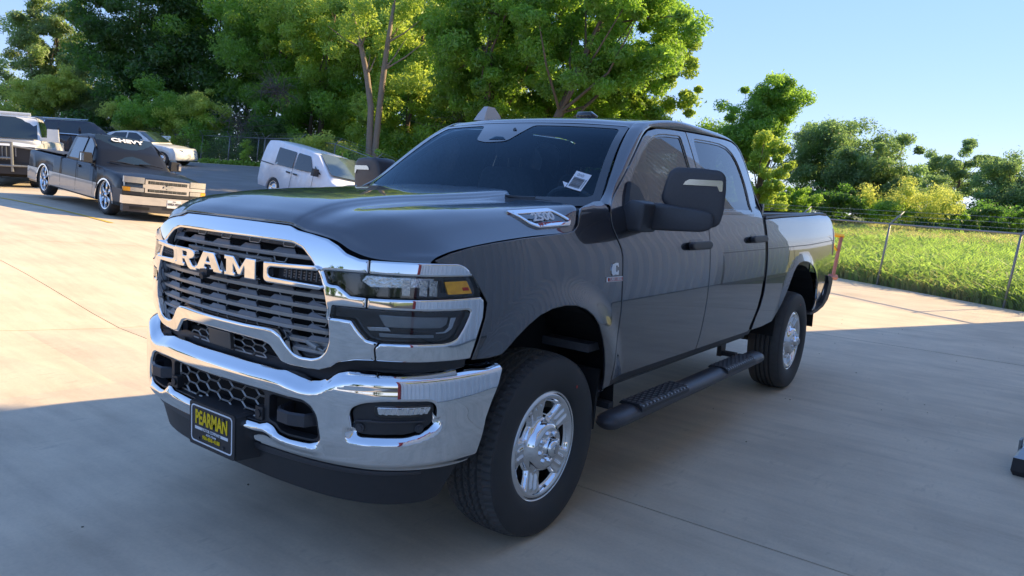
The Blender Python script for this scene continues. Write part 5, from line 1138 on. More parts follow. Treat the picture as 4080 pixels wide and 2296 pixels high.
for sg in (1, -1):
    b = MB(); P = [(.70, 1.475), (.64, 1.50), (.735, 1.625), (.80, 1.60), (.86, 1.50), (.86, 1.475)]
    mb = b.prism(P, lambda y, z, d, sg=sg: tuple(BODY(np.array(y), np.array(z), d) * np.array([sg, 1, 1])), -.01, .022).build('mirror_sail', M['black'], T)
    rbox('mirror_base', [(.865, 1.385), (.985, 1.372), (1.0, 1.52), (.92, 1.535), (.875, 1.50)], .62, .80, M['trim'], mb, .02, sg=sg)
    rbox('mirror_arm', [(.93, 1.385), (1.24, 1.396), (1.29, 1.415), (1.29, 1.49), (1.22, 1.505), (1.02, 1.523), (.94, 1.525)], .74, .90, M['trim'], mb, .03, sg=sg, bulge=1)
    hd = rbox('mirror_housing', [(1.006, 1.545), (1.05, 1.505), (1.10, 1.48), (1.18, 1.43), (1.27, 1.415), (1.312, 1.435), (1.326, 1.50), (1.328, 1.600), (1.322, 1.672), (1.295, 1.698), (1.20, 1.706), (1.075, 1.706), (1.045, 1.688), (1.022, 1.62)], .765, .95, M['trim'], mb, .022, sg=sg, bulge=1)
    b = MB(); q = [(1.125, 1.622), (1.135, 1.640), (1.155, 1.650), (1.306, 1.650), (1.312, 1.640), (1.312, 1.598), (1.298, 1.598), (1.286, 1.622)]
    def ms(a, c_, d, sg=sg): return (sg * a, .7655 - .002 + .22 * max(0, a - 1.1) - d + .0, c_)
    b.prism(q, ms, -.02, .004).build('turn_signal', M['chrome_soft'], mb)
    b = MB(); b.prism([(1.03, 1.52), (1.235, 1.50), (1.245, 1.67), (1.04, 1.675)], lambda a, c_, d, sg=sg: (sg * a, .953 + d, c_), 0, .004).build('mirror_glass', M['chrome'], mb)
# --- running boards
for sg in (1, -1):
    v = []; f = []; n = 20; ys = [.43, .44, .455, .48] + list(np.linspace(.55, 2.6, 18)) + [2.67, 2.695, 2.71, 2.72]; ks = [.0, .6, .85, .97] + [1] * 18 + [.97, .85, .6, .0]
    for y, k in zip(ys, ks):
        for i in range(n):
            t = 2 * PI * i / n; v.append((sg * (.970 + .072 * k * math.cos(t)), y, .440 + .044 * k * math.sin(t) + .008 * (y - .4) / 2.3))
    for j in range(len(ys) - 1):
        for i in range(n): f.append((j * n + i, j * n + (i + 1) % n, (j + 1) * n + (i + 1) % n, (j + 1) * n + i))
    rb = mkobj('running_board', v, f, M['trim'], T, True)
    for y0, y1 in ((.70, 1.30), (1.92, 2.46)):
        b = MB(); b.add([(sg * x, y, z) for y in (y0, y1) for x, z in ((.905, .478), (.92, .494), (1.022, .494), (1.044, .474), (1.044, .455))], [(0, 1, 2, 3, 4), (9, 8, 7, 6, 5), (0, 5, 6, 1), (1, 6, 7, 2), (2, 7, 8, 3), (3, 8, 9, 4)])
        pad = b.build('step_pad', M['black'], rb)
        b = MB(); ny = 14; 
        for i in range(ny):
            y = y0 + .02 + (y1 - y0 - .04) * i / (ny - 1)
            for j in range(4):
                x = .928 + j * .028 + (.014 if i % 2 else 0); b.add([(sg * x, y - .020, .4945), (sg * (x + .012), y, .4975), (sg * x, y + .020, .4945), (sg * (x - .012), y, .4975), (sg * x, y, .499)], [(0, 1, 4), (1, 2, 4), (2, 3, 4), (3, 0, 4)])
            b.box((sg * 1.037, y, .4835), (.010, .018, .008), ry=sg * .7)
        b.build('tread_studs', M['grillegrey'], pad)
    for y in (.55, 2.35): b = MB(); b.box((sg * .88, y, .50), (.12, .05, .03)); b.box((sg * .83, y, .56), (.03, .09, .16)); b.box((sg * .70, y, .60), (.24, .05, .03)); b.build('board_bracket', M['black'], rb)
# mud flap piece behind front wheel
for sg in (1, -1): b = MB(); b.box((sg * .80, .43, .55), (.24, .02, .30), rx=-.1); b.build('splash_guard', M['liner'], T)
# --- wheels
def tyre_mesh(R=.42, W=.275, rim=.244, tread=1):
    nt = 300; 
    prof = [(rim - .006, .055), (rim + .006, .116), (rim + .028, .129), (.30, .1365), (.335, .1385), (.365, .136), (.388, .131), (.402, .124)]
    nw = 45; v = []; f = []; mi = []
    grooves = [-.056, -.019, .019, .056]
    cols = []
    side = [(r, d) for r, d in prof]
    xs = np.linspace(-.117, .117, nw)
    for i in range(nt):
        th = 2 * PI * i / nt; row = []
        for r, d in side: row.append((r if not (.36 < r) else r, -d))
        for j, x in enumerate(xs):
            r = R - .055 * (abs(x) / .125) ** 3.2 * .30 - .002
            dep = 0.
            g = min(abs(x - q) for q in grooves)
            if tread:
                if g < .0042: dep = .014
                if tread == 1:
                    rib = int(np.searchsorted(grooves, x)); ph = th * 300 / (2 * PI) + rib * 1.7 + x * (95 if rib in (1, 2, 3) else 22) * (1 if rib % 2 else -1)
                    m4 = ph % 4.0
                    if m4 < .9: dep = max(dep, .006)
            row.append((r - dep, x))
        for r, d in side[::-1]: row.append((r, d))
        cols.append(row)
    k = len(cols[0]); A = np.array(cols)
    th = 2 * PI * np.arange(nt) / nt
    V = np.stack([A[..., 1], A[..., 0] * np.cos(th)[:, None], A[..., 0] * np.sin(th)[:, None]], -1).reshape(-1, 3)
    idx = np.arange(nt * k).reshape(nt, k); nx = np.roll(idx, -1, 0)
    F = np.stack([idx[:, :-1], idx[:, 1:], nx[:, 1:], nx[:, :-1]], -1).reshape(-1, 4)
    mi = np.tile([1 if len(side) - 1 <= j < len(side) + nw else 0 for j in range(k - 1)], nt)
    return V, F, mi
def tyre_obj(parent, tread=1, name='tyre'):
    V, F, mi = tyre_mesh(tread=tread); o = mkobj(name, V, F[:, ::-1].copy(), [M['rubber'], M['rubber2']], parent, True, matidx=mi); o.data.polygons.foreach_set('use_smooth', np.array([not q for q in mi])); return o
def rim_mesh(nwin=5):
    """outer face in polar grid, windows cut out; axis +x outwards, face near x=0"""
    NR, NT = 46, 300; R0, R1 = .060, .246; rr = np.linspace(R0, R1, NR); th = np.linspace(0, 2 * PI, NT, endpoint=False)
    r, t = np.meshgrid(rr, th, indexing='ij'); seg = 2 * PI / nwin; a = (t + seg / 2) % seg - seg / 2; arcd = a * r
    # dish: hub out, spoke slope, outer lip
    x = np.interp(r, [.06, .085, .10, .115, .125, .165, .195, .208, .218, .226, .236, .243, .246], [.020, .020, .012, -.020, -.026, -.018, -.010, -.006, -.002, -.004, -.012, -.004, .0])
    win = (np.abs(a) < np.interp(r, [.132, .150, .196], [.20, .27, .30])) & (r > .132) & (r < .196)
    # window surround drops inward
    dr = np.maximum(np.maximum(.132 - r, r - .196), (np.abs(a) - np.interp(r, [.132, .15, .196], [.20, .27, .30])) * r); dr = np.clip(dr, 0, .02)
    x = x - .022 * (1 - sst(dr / .012)) * (r > .115) * (r < .215)
    # ridges beside the spoke centre valley
    s_ = np.abs(np.abs(a) - seg / 2) * r
    x = x + .010 * np.exp(-((s_ - .018) / .007) ** 2) * sst((r - .12) / .02) * sst((.205 - r) / .02)
    V = np.stack([x, r * np.cos(t), r * np.sin(t)], -1).reshape(-1, 3); idx = np.arange(NR * NT).reshape(NR, NT); nx = np.roll(idx, -1, 1)
    q = np.stack([idx[:-1], idx[1:], nx[1:], nx[:-1]], -1); wn = win[:-1] & win[1:] & np.roll(win, -1, 1)[:-1] & np.roll(win, -1, 1)[1:]
    F = q[~wn].reshape(-1, 4)
    return V, F
def wheel(loc, sg, rear=False, proto=None):
    w_ = bpy.data.objects.new('wheel', None); COL.objects.link(w_); w_.parent = T; w_.location = loc; w_.rotation_euler = (0 if sg == 1 else 0, 0, 0 if sg == 1 else PI)
    return w_
W0 = wheel((.938 - .1365, -.004, .419), 1)
tyre_obj(W0, 1)
V, F = rim_mesh(); V = (V + [.118, 0, 0]) * [1, 1.035, 1.035]; rm = mkobj('rim', V, F, M['chrome'], W0, True)
vv, ff = lathe([(.2545, .118), (.252, .11), (.236, .08), (.228, -.10), (.238, -.12)], 60); mkobj('rim_barrel', vv, ff, M['chrome_soft'], W0, True)
b = MB(); b.tube([(-.02, 0, 0), (.02, 0, 0)], [.165, .165], 30); b.box((.03, .14, .06), (.06, .07, .12)); b.build('brake_disc', M['steel'], W0)
hv, hf = lathe([(.001, .176), (.028, .175), (.036, .170), (.040, .158), (.0415, .135), (.050, .132), (.078, .130), (.084, .125), (.090, .110), (.098, .085), (.101, .07)], 48)
hub = mkobj('hub_cap', hv, hf, M['chrome'], W0, True)
for i in range(8):
    b = MB(); t = 2 * PI * i / 8 + .2; c_ = np.array([0, .0655 * math.cos(t), .0655 * math.sin(t)]); b.tube([c_ + [.128, 0, 0], c_ + [.146, 0, 0], c_ + [.150, 0, 0]], [.0135, .0125, .008], 6); b.build('lug_nut', M['chrome'], W0)
b = MB(); hd = [(.0, .020), (.010, .018), (.018, .014), (.020, .004), (.012, 0), (.009, -.010), (.006, -.020), (.0, -.022), (-.006, -.020), (-.009, -.010), (-.012, 0), (-.020, .004), (-.018, .014), (-.010, .018)]
b.prism(hd, lambda a, c_, d: (d, a, c_), .176, .180).build('hub_emblem', M['chrome_soft'], W0)
b = MB(); b.tube([(.1385, .205, .24), (.1395, .205, .24)], .007, 10).build('red_dot', M['red'], W0)
for loc, sg in (((.938 - .1365, 3.785, .419), 1), ((-(.938 - .1365), -.004, .419), -1), ((-(.938 - .1365), 3.785, .419), -1)):
    w_ = wheel(loc, sg)
    for ch in list(W0.children):
        if loc[1] > 1 and ch.name.startswith('tyre'): continue
        c_ = ch.copy(); COL.objects.link(c_); c_.parent = w_
    if loc[1] > 1:
        if sg == 1: RT = tyre_obj(w_, 2)
        else: c_ = RT.copy(); COL.objects.link(c_); c_.parent = w_
    if loc[1] > 1: w_.rotation_euler[0] = .45
# --- interior
b = MB(); b.box((0, 1.55, .80), (1.74, 2.3, .04)); b.box((.86, 1.6, 1.15), (.05, 2.2, .62)); b.box((-.86, 1.6, 1.15), (.05, 2.2, .62)); b.box((0, .62, 1.18), (1.66, .35, .52)); b.box((0, .55, 1.42), (1.62, .45, .05), rx=.1); b.box((0, 1.2, 1.05), (.3, .9, .3)); b.box((0, .60, 1.49), (.34, .22, .05)); b.box((0, .80, 1.40), (.26, .03, .22), rx=-.2)
b.build('cabin_lining', M['seat'], T)
gridpatch('headliner', lambda u, v: ROOF_S(u, v) - np.array([0, 0, .028]), np.linspace(.05, 7.95, 18), np.linspace(.02, 5.9, 12), M['seat'], T)
def seat(cx, cy, w_=.52, head=1):
    s_ = rbox('seat', [(cx - w_ / 2, 1.05), (cx + w_ / 2, 1.05), (cx + w_ / 2, 1.50), (cx + w_ / 2 - .06, 1.70), (cx - w_ / 2 + .06, 1.70), (cx - w_ / 2, 1.50)], cy, cy + .16, M['seat'], T, .06)
    for hx in ([cx] if head == 1 else [cx - w_ * .33, cx + w_ * .33]):
        rbox('headrest', [(hx - .13, 1.765), (hx + .13, 1.765), (hx + .135, 1.90), (hx + .09, 1.955), (hx - .09, 1.955), (hx - .135, 1.90)], cy + .04, cy + .15, M['seat'], s_, .04)
        bb = MB(); bb.tube([(hx - .05, cy + .1, 1.68), (hx - .05, cy + .1, 1.78)], .007, 6); bb.tube([(hx + .05, cy + .1, 1.68), (hx + .05, cy + .1, 1.78)], .007, 6); bb.build('headrest_post', M['galv'], s_)
    bb = MB(); bb.box((cx, cy - .22, 1.06), (w_, .52, .16)); bb.build('seat_cushion', M['seat'], s_)
seat(.42, 1.35); seat(-.42, 1.35); seat(0, 2.38, 1.4, 2)
b = MB(); P = [(.42 + .185 * math.cos(a), .92 - .10 * math.sin(a), 1.42 + .155 * math.sin(a)) for a in np.linspace(0, 2 * PI, 28)]; b.tube(P, .015, 8, False); b.box((.42, .90, 1.42), (.30, .03, .05)); b.tube([(.42, .90, 1.42), (.42, .70, 1.30)], .03, 8); b.build('steering_wheel', M['seat'], T)
b = MB(); b.prism([(-.13, 1.80), (.12, 1.80), (.11, 1.865), (-.12, 1.865)], lambda a, c_, d: (a, .93 + d, c_), 0, .03); b.tube([(0, .93, 1.86), (0, .86, 1.90)], .012, 6); b.build('rear_view_mirror', M['gloss'], T)
# ================================================================ PARKED VEHICLES (simpler builder)
M['cblack'] = mat('black_car_paint', (.006, .007, .010), .4, 0, .28, .05, .3)
M['csilver'] = mat('silver_two_tone', (.30, .30, .31), .32, .6, .8, .05)
M['cwhite'] = mat('white_car_paint', (.72, .72, .70), .35, 0, .8, .05)
M['cvan'] = mat('silver_van_paint', (.84, .84, .86), .42, .0, .5, .06)
M['cdark'] = mat('dark_grey_suv_paint', (.022, .024, .034), .25, .3, 1., .03)
M['cblue'] = mat('blue_car_paint', (.03, .07, .20), .25, .4, 1., .03)
M['cglass'] = mat('dark_car_glass', (.012, .018, .024), .06, 0, 1., .01)
M['cglass2'] = mat('tinted_windscreen', (.015, .025, .03), .1, 0, .6, .01)
M['headl'] = mat('old_headlamp', (.50, .49, .46), .2, .3, 1., .05, noise=(30, .15))
M['tail'] = mat('red_tail_lamp', (.45, .015, .02), .2, 0, 1.)
def shell(name, prof, hw, m, parent, bow=.10, crown_=.03, xs=(-1, -.97, -.86, -.6, -.3, 0, .3, .6, .86, .97, 1), y_mid=0., edge=.025, ds=.09):
    """prof closed (y,z) outline (CCW); hw(y,z) half width. Skin across plus both side faces. Returns surf fn"""
    P = resample(prof, ds); P = P if area(P) > 0 else P[::-1].copy(); n = len(P); V = []; F = []
    ymin, ymax = P[:, 0].min(), P[:, 0].max(); inn, _ = inset(P, edge)
    def at(p, k, q=None):
        a = abs(k); y, z = p; w_ = hw(y, z); f = max(0, (y - (ymax - .55)) / .55) ** 1.5; r = max(0, ((ymin + .55) - y) / .55) ** 1.5
        return (k * w_, y - bow * f * a ** 3 + bow * r * a ** 3, z - crown_ * a ** 2.5 * (1 if z > .8 else 0))
    for k in xs:
        src = inn if abs(k) == 1 else (P if abs(k) < .95 else inset(P, edge * .25)[0])
        for p in src: V.append(at(p, k))
    m_ = len(xs)
    for j in range(m_ - 1):
        for i in range(n): F.append((j * n + i, j * n + (i + 1) % n, (j + 1) * n + (i + 1) % n, (j + 1) * n + i))
    for j, fl in ((0, True), (m_ - 1, False)):
        L = [j * n + i for i in range(n)]; vs, es, fs, *_ = delaunay_2d_cdt([Vector((float(a), float(b))) for a, b in inn], [(i, (i + 1) % n) for i in range(n)], [], 0, 1e-6, True)
        vv_ = np.array([(v[0], v[1]) for v in vs]); tr = np.array([f for f in fs if len(f) == 3]); ok = inpoly(vv_[tr].mean(1), inn); 
        if len(vv_) == n:
            for f in tr[ok]: F.append(tuple(L[i] for i in (f[::-1] if fl else f)))
        else:
            base = len(V); V += [at(p, xs[j]) for p in vv_]; F += [tuple(base + i for i in (f[::-1] if fl else f)) for f in tr[ok]]
    o = mkobj(name, V, F, m, parent, True)
    bm_ = o.data
    return o, at
def side_panels(name, loop, hw, off, m, parent, both_=True, bevel=.004, holes=()):
    """pieces lying on the side faces"""
    for sg in (1, -1):
        S = lambda a, b_, o=0., sg=sg: np.stack([sg * (np.vectorize(hw)(a, b_) + off + o), np.asarray(a, float) + 0 * b_, np.asarray(b_, float) + 0 * a], -1)
        panel(name, m, parent, S, [loop] + list(holes), off=0, depth=max(.004, off), bev=bevel, grid=.22, ds=.14)
        if not both_: break
def plateon(name, pts3, m, parent, th=.012):
    P = [np.array(p, float) for p in pts3]; n = np.cross(P[1] - P[0], P[2] - P[0]); n /= np.linalg.norm(n); b = MB(); k = len(P); b.add(P + [p + n * th for p in P], [tuple(range(k))[::-1], tuple(range(k, 2 * k))] + [(i, (i + 1) % k, k + (i + 1) % k, k + i) for i in range(k)]); return b.build(name, m, parent)
def car_wheel(par, x, y, r, rr, style='spoke', sg=1, w_=.22, m='chrome'):
    w0 = bpy.data.objects.new('wheel', None); COL.objects.link(w0); w0.parent = par; w0.location = (x, y, r); w0.rotation_euler = (0, 0, 0 if sg > 0 else PI)
    v, f = lathe([(rr - .005, -w_), (rr + .01, -w_ - .01), (r - .02, -w_), (r, -w_ + .03), (r, -.03), (r - .02, 0), ((r + rr) / 2, .008), (rr + .008, .0), (rr - .006, -.015)], 36); mkobj('tyre', v, f, M['rubber'], w0, True)
    b = MB(); v, f = lathe([(rr + .002, -.004), (rr - .02, -.002), (rr - .028, -.02), (rr - .03, -.16)], 36); b.add(v, f)
    if style == 'spoke':
        for k in range(6):
            t = 2 * PI * k / 6; c, s_ = math.cos(t), math.sin(t); hw_ = .032
            q = [(-.012, -hw_, .05), (-.012, hw_, .05), (-.02, hw_ * 1.25, rr - .02), (-.02, -hw_ * 1.25, rr - .02)]; P = []
            for xx in (0, -.03): P += [(a + xx, bb * c - cc * s_, bb * s_ + cc * c) for a, bb, cc in q]
            b.add(P, [(0, 1, 2, 3), (7, 6, 5, 4), (0, 4, 5, 1), (1, 5, 6, 2), (2, 6, 7, 3), (3, 7, 4, 0)])
        b.tube([(-.03, 0, 0), (.006, 0, 0)], .06, 14)
    else:
        v, f = lathe([(.001, -.004), (.06, -.004), (.09, -.03), (rr * .62, -.045), (rr - .04, -.025), (rr - .02, -.01)], 30); b.add(v, f)
    b.build('rim', M[m], w0, True)
    b = MB(); b.tube([(-.12, 0, 0), (-.08, 0, 0)], [rr - .03, rr - .03], 20); b.build('brake_disc', M['liner'], w0)
    return w0
def place(root, u, v, d, heading, zoff=0.):
    """ground the vehicle at photo column u, depth d; heading = compass of its nose in world degrees"""
    p = world_at(u, v, d); x, y = p[0], p[1]; e = .8; gx = float(ground(x + e, y) - ground(x - e, y)) / (2 * e); gy = float(ground(x, y + e) - ground(x, y - e)) / (2 * e)
    n = Vector((-gx, -gy, 1)).normalized(); n = (n + Vector(LEAN)).normalized(); f = Vector((math.cos(heading), math.sin(heading), 0)); rgt = f.cross(n).normalized(); f = n.cross(rgt)
    R = Matrix((( -rgt[0], -f[0], n[0]), (-rgt[1], -f[1], n[1]), (-rgt[2], -f[2], n[2]))).transposed().transposed()
    m4 = R.to_4x4(); m4.translation = Vector((x, y, float(ground(x, y)) + zoff)); root.matrix_world = m4
# all vehicles are modelled nose towards -y, left side +x, like the grey truck
def archpts(cy, r, z0, n=9):
    a0 = math.asin(max(-1, (z0 - r * .0 - .33) / r)) if False else 0
    return [(cy - r * math.cos(PI * i / n), z0 + r * .98 * math.sin(PI * i / n)) for i in range(n + 1)]
def bottom_profile(y0, y1, wheels, r, zb):
    pts = [(y0, zb)]
    for cy in wheels: pts += archpts(cy, r, zb)
    return pts + [(y1, zb)]
# ---------- black and silver pickup
def black_pickup():
    root = empty('pickup_truck', (0, 0, 0), 'lowered black pickup with silver lower sides, chrome wheels and white windscreen banner', 'pickup truck'); W_ = .97
    wb = 3.63
    lower = bottom_profile(-.92, 4.72, (0, wb), .43, .34)
    body = lower + [(4.78, .55), (4.78, 1.12), (2.52, 1.10), (2.52, 1.09), (.95, 1.09), (.62, 1.085), (.2, 1.07), (-.5, 1.0), (-.80, .93), (-.90, .86), (-.93, .60)]
    hw = lambda y, z: W_ - .09 * max(0, z - .85) * 1.0 - .05 * max(0, .5 - z) - .05 * max(0, -y - .4)
    o, at = shell('body', body, hw, M['cblack'], root, bow=.10, crown_=.05)
    cab = [(.62, 1.06), (2.50, 1.06), (2.49, 1.20), (2.44, 1.55), (2.34, 1.66), (1.9, 1.70), (1.5, 1.69), (1.32, 1.655), (.95, 1.40)]
    hc = lambda y, z: .90 - .36 * max(0, z - 1.06)
    shell('cab', cab, hc, M['cblack'], root, bow=.03, crown_=.03, ds=.07)
    sil = bottom_profile(-.55, 4.70, (0, wb), .45, .37) + [(4.72, .66), (4.05, .66)] 
    low = [(.47, .38), (3.16, .38), (3.18, .55), (3.25, .69), (.40, .69), (.455, .55)]; side_panels('lower_side', low, hw, .004, M['csilver'], root)
    low = [(4.08, .38), (4.72, .40), (4.74, .69), (4.00, .69), (4.06, .55)]; side_panels('lower_side', low, hw, .004, M['csilver'], root)
    side_panels('lower_side', [(-.86, .42), (-.46, .42), (-.44, .60), (-.40, .69), (-.86, .69)], hw, .004, M['trim'], root)
    for x0 in ((.66, .62),): pass
    g1 = [(.98, 1.12), (1.52, 1.12), (1.50, 1.60), (1.36, 1.60), (1.10, 1.42)]; g2 = [(1.62, 1.12), (2.24, 1.12), (2.20, 1.58), (1.60, 1.60)]
    side_panels('side_window', g1, hc, .004, M['cglass'], root); side_panels('side_window', g2, hc, .004, M['cglass'], root)
    for yy in (.60, 1.57, 2.51): side_panels('door_gap', [(yy - .006, .42), (yy + .006, .42), (yy + .006, 1.08), (yy - .006, 1.08)], hw, .005, M['liner'], root, bevel=.001)
    side_panels('door_handle', [(1.38, .93), (1.50, .93), (1.50, .98), (1.38, .98)], hw, .02, M['black'], root)
    side_panels('rain_visor', [(.98, 1.44), (1.36, 1.615), (1.52, 1.615), (1.52, 1.585), (1.37, 1.585), (1.02, 1.41)], hc, .02, M['black'], root)
    side_panels('rain_visor', [(1.60, 1.615), (2.22, 1.60), (2.22, 1.57), (1.60, 1.585)], hc, .02, M['black'], root)
    for cy in (0, wb): side_panels('arch_trim', [(cy - .47 * math.cos(PI * i / 12), .36 + .46 * math.sin(PI * i / 12)) for i in range(13)] + [(cy + .435 * math.cos(PI * i / 12), .36 + .428 * math.sin(PI * i / 12)) for i in range(13)], hw, .008, M['chrome'], root, bevel=.002)
    b = MB(); b.box((0, 3.65, 1.115), (1.72, 2.1, .02)); b.build('bed_cover', M['trim'], root)
    # windscreen
    def wsp(a, t): return (a * (.80 - .13 * t), .72 + .58 * t + .10 * a * a * 1., 1.115 + .52 * t)
    b = MB(); G_ = [[wsp(a, t) for a in np.linspace(-1, 1, 9)] for t in (0, .5, 1)]
    V = [tuple(np.array(p) + [0, -.03, .035]) for r in G_ for p in r]; F = [(r * 9 + c, r * 9 + c + 1, (r + 1) * 9 + c + 1, (r + 1) * 9 + c) for r in range(2) for c in range(8)]; ws_ = mkobj('windscreen', V, F, M['cglass2'], root, True)
    mtx = frame((0, .72 + .58 * .86 - .055 + .02, 1.115 + .52 * .86 + .045), (1, 0, 0), (0, .58, .52)); textobj('windscreen_banner', 'CHEVY', .14, M['white'], root, .002, .007, 1.65, mtx, spacing=1.05)
    for x in (-.05, .62): b = MB(); b.tube([(x, .60, 1.14), (x - .3, .66, 1.17), (x - .52, .70, 1.16)], .012, 5); b.build('wiper', M['black'], root)
    # face
    def fy(x): return -.945 + .10 * abs(x / .95) ** 3
    def fbox(name, x0, x1, z0, z1, m_, dep=.05, off=0., par=root):
        xs_ = np.linspace(x0, x1, 6); V = []; 
        for x in xs_: 
            for z in (z0, z1): V.append((x, fy(x) - off, z)); 
            for z in (z0, z1): V.append((x, fy(x) - off + dep, z))
        F = [];
        for i in range(5): 
            a = i * 4; c = a + 4; F += [(a, c, c + 1, a + 1), (a + 2, a + 3, c + 3, c + 2), (a + 1, c + 1, c + 3, a + 3), (a, a + 2, c + 2, c)]
        F += [(0, 1, 3, 2), (20, 22, 23, 21)]; return mkobj(name, V, F, m_, par)
    fbox('grille_panel', -.50, .50, .66, .92, M['chrome'], .05, .0); fbox('grille_slot', -.44, .44, .835, .895, M['liner'], .02, .008); fbox('grille_slot', -.44, .44, .68, .735, M['liner'], .02, .008)
    b = MB()
    for z in (.855, .877, .70, .720): b.box((0, fy(0) - .012, z), (.86, .012, .006))
    for x in np.linspace(-.4, .4, 9): b.box((x, fy(x) - .012, .865), (.006, .012, .05)); b.box((x, fy(x) - .012, .708), (.006, .012, .05))
    b.build('grille_bars', M['galv'], root)
    fbox('grille_bar', -.92, .92, .755, .820, M['chrome'], .05, .016)
    bt = [(-.12, .79), (-.10, .812), (-.04, .812), (-.04, .83), (.04, .83), (.04, .812), (.12, .812), (.10, .79), (.04, .77), (.04, .75), (-.04, .75), (-.04, .77), (-.12, .77)]; b = MB(); b.prism(bt, lambda a, c, d: (a, fy(0) - .03 - d, c - .0), 0, .015); b.build('grille_emblem', M['headl'], root)
    for sg in (1, -1):
        a, c = (.52, .93) if sg > 0 else (-.93, -.52); fbox('headlamp', a, c, .83, .945, M['headl'], .05, .006); fbox('side_lamp', a, c, .665, .745, M['headl'], .05, .006); fbox('indicator', (.80 if sg > 0 else -.935), (.935 if sg > 0 else -.80), .665, .745, M['amber'], .05, .009)
    fbox('valance_top', -.96, .96, .595, .655, M['black'], .1, .03)
    fbox('bumper', -.97, .97, .43, .585, M['chrome'], .12, .10); fbox('bumper_lower', -.95, .95, .28, .43, M['trim'], .12, .085)
    for sg in (1, -1): fbox('bumper_slot', sg * .62 - .2, sg * .62 + .2, .33, .385, M['liner'], .03, .092)
    pl = fbox('licence_plate', -.05, .27, .40, .555, M['white'], .015, .115); textobj('plate_number', 'WRX-9224', .068, M['black'], pl, .001, .0012, .95, frame((.11, fy(0) - .119, .475), (1, 0, 0), (0, 0, 1))); textobj('plate_state', 'TEXAS', .026, M['black'], pl, .001, .0003, 1., frame((.11, fy(0) - .119, .532), (1, 0, 0), (0, 0, 1)))
    for sg in (1, -1):
        mb = MB(); mb.box((sg * 1.05, .86, 1.19), (.26, .14, .20), taper=.85); mb.box((sg * .93, .86, 1.11), (.14, .06, .06)); mo = mb.build('side_mirror', M['black'], root); b = MB(); b.box((sg * 1.15, .80, 1.19), (.06, .04, .15)); b.build('mirror_signal', M['chrome'], mo)
        for cy in (0, wb): car_wheel(root, sg * (W_ - .03), cy, .385, .285, 'spoke', sg, .24)
    b = MB(); b.box((0, 1.9, .34), (1.5, 4.8, .14)); b.tube([(-.7, 2.9, .26), (.7, 2.9, .26)], .05, 8); b.build('chassis', M['liner'], root)
    for cy in (0, wb):
        b = MB()
        for sg in (1, -1): b.add([(sg * x, cy + .44 * math.cos(a), .36 + .43 * math.sin(a)) for a in np.linspace(0, PI, 9) for x in (.62, .94)], [(2 * i, 2 * i + 1, 2 * i + 3, 2 * i + 2) for i in range(8)])
        b.build('wheel_well', M['liner'], root)
    return root
bpk = black_pickup(); 
pw, pr_ = world_at(412, 844, 14.5), world_at(154, 796, 17.0); hd_ = math.atan2(pw[1] - pr_[1], pw[0] - pr_[0])
# right side (passenger side) faces us: locate the front axle from the visible right front wheel
R_axis = Vector((math.cos(hd_), math.sin(hd_), 0)); cen = Vector(pw) + Vector((-math.sin(hd_), math.cos(hd_), 0)) * .80
def place_xy(root, x, y, heading, z=None, lean=1.):
    e = 1.; gx = float(ground(x + e, y) - ground(x - e, y)) / (2 * e); gy = float(ground(x, y + e) - ground(x, y - e)) / (2 * e)
    n = Vector((-gx, -gy, 1)).normalized(); f = Vector((math.cos(heading), math.sin(heading), 0)); left = n.cross(f).normalized(); f = left.cross(n).normalized()
    m4 = Matrix(((left[0], -f[0], n[0], x), (left[1], -f[1], n[1], y), (left[2], -f[2], n[2], float(ground(x, y)) if z is None else z), (0, 0, 0, 1))); root.matrix_world = m4
place_xy(bpk, cen[0], cen[1], hd_); bpk.matrix_world = bpk.matrix_world @ Matrix.Diagonal((.85, .985, .98, 1))
for ch in bpk.children:
    if not ch.name.startswith(('wheel', 'chassis')): ch.location.z -= .10 if not ch.name.startswith('cab') else .13
for nm in ('side_window', 'windscreen', 'rain_visor', 'side_mirror', 'wiper'):
    for ch in bpk.children:
        if ch.name.startswith(nm): ch.location.z = -.125
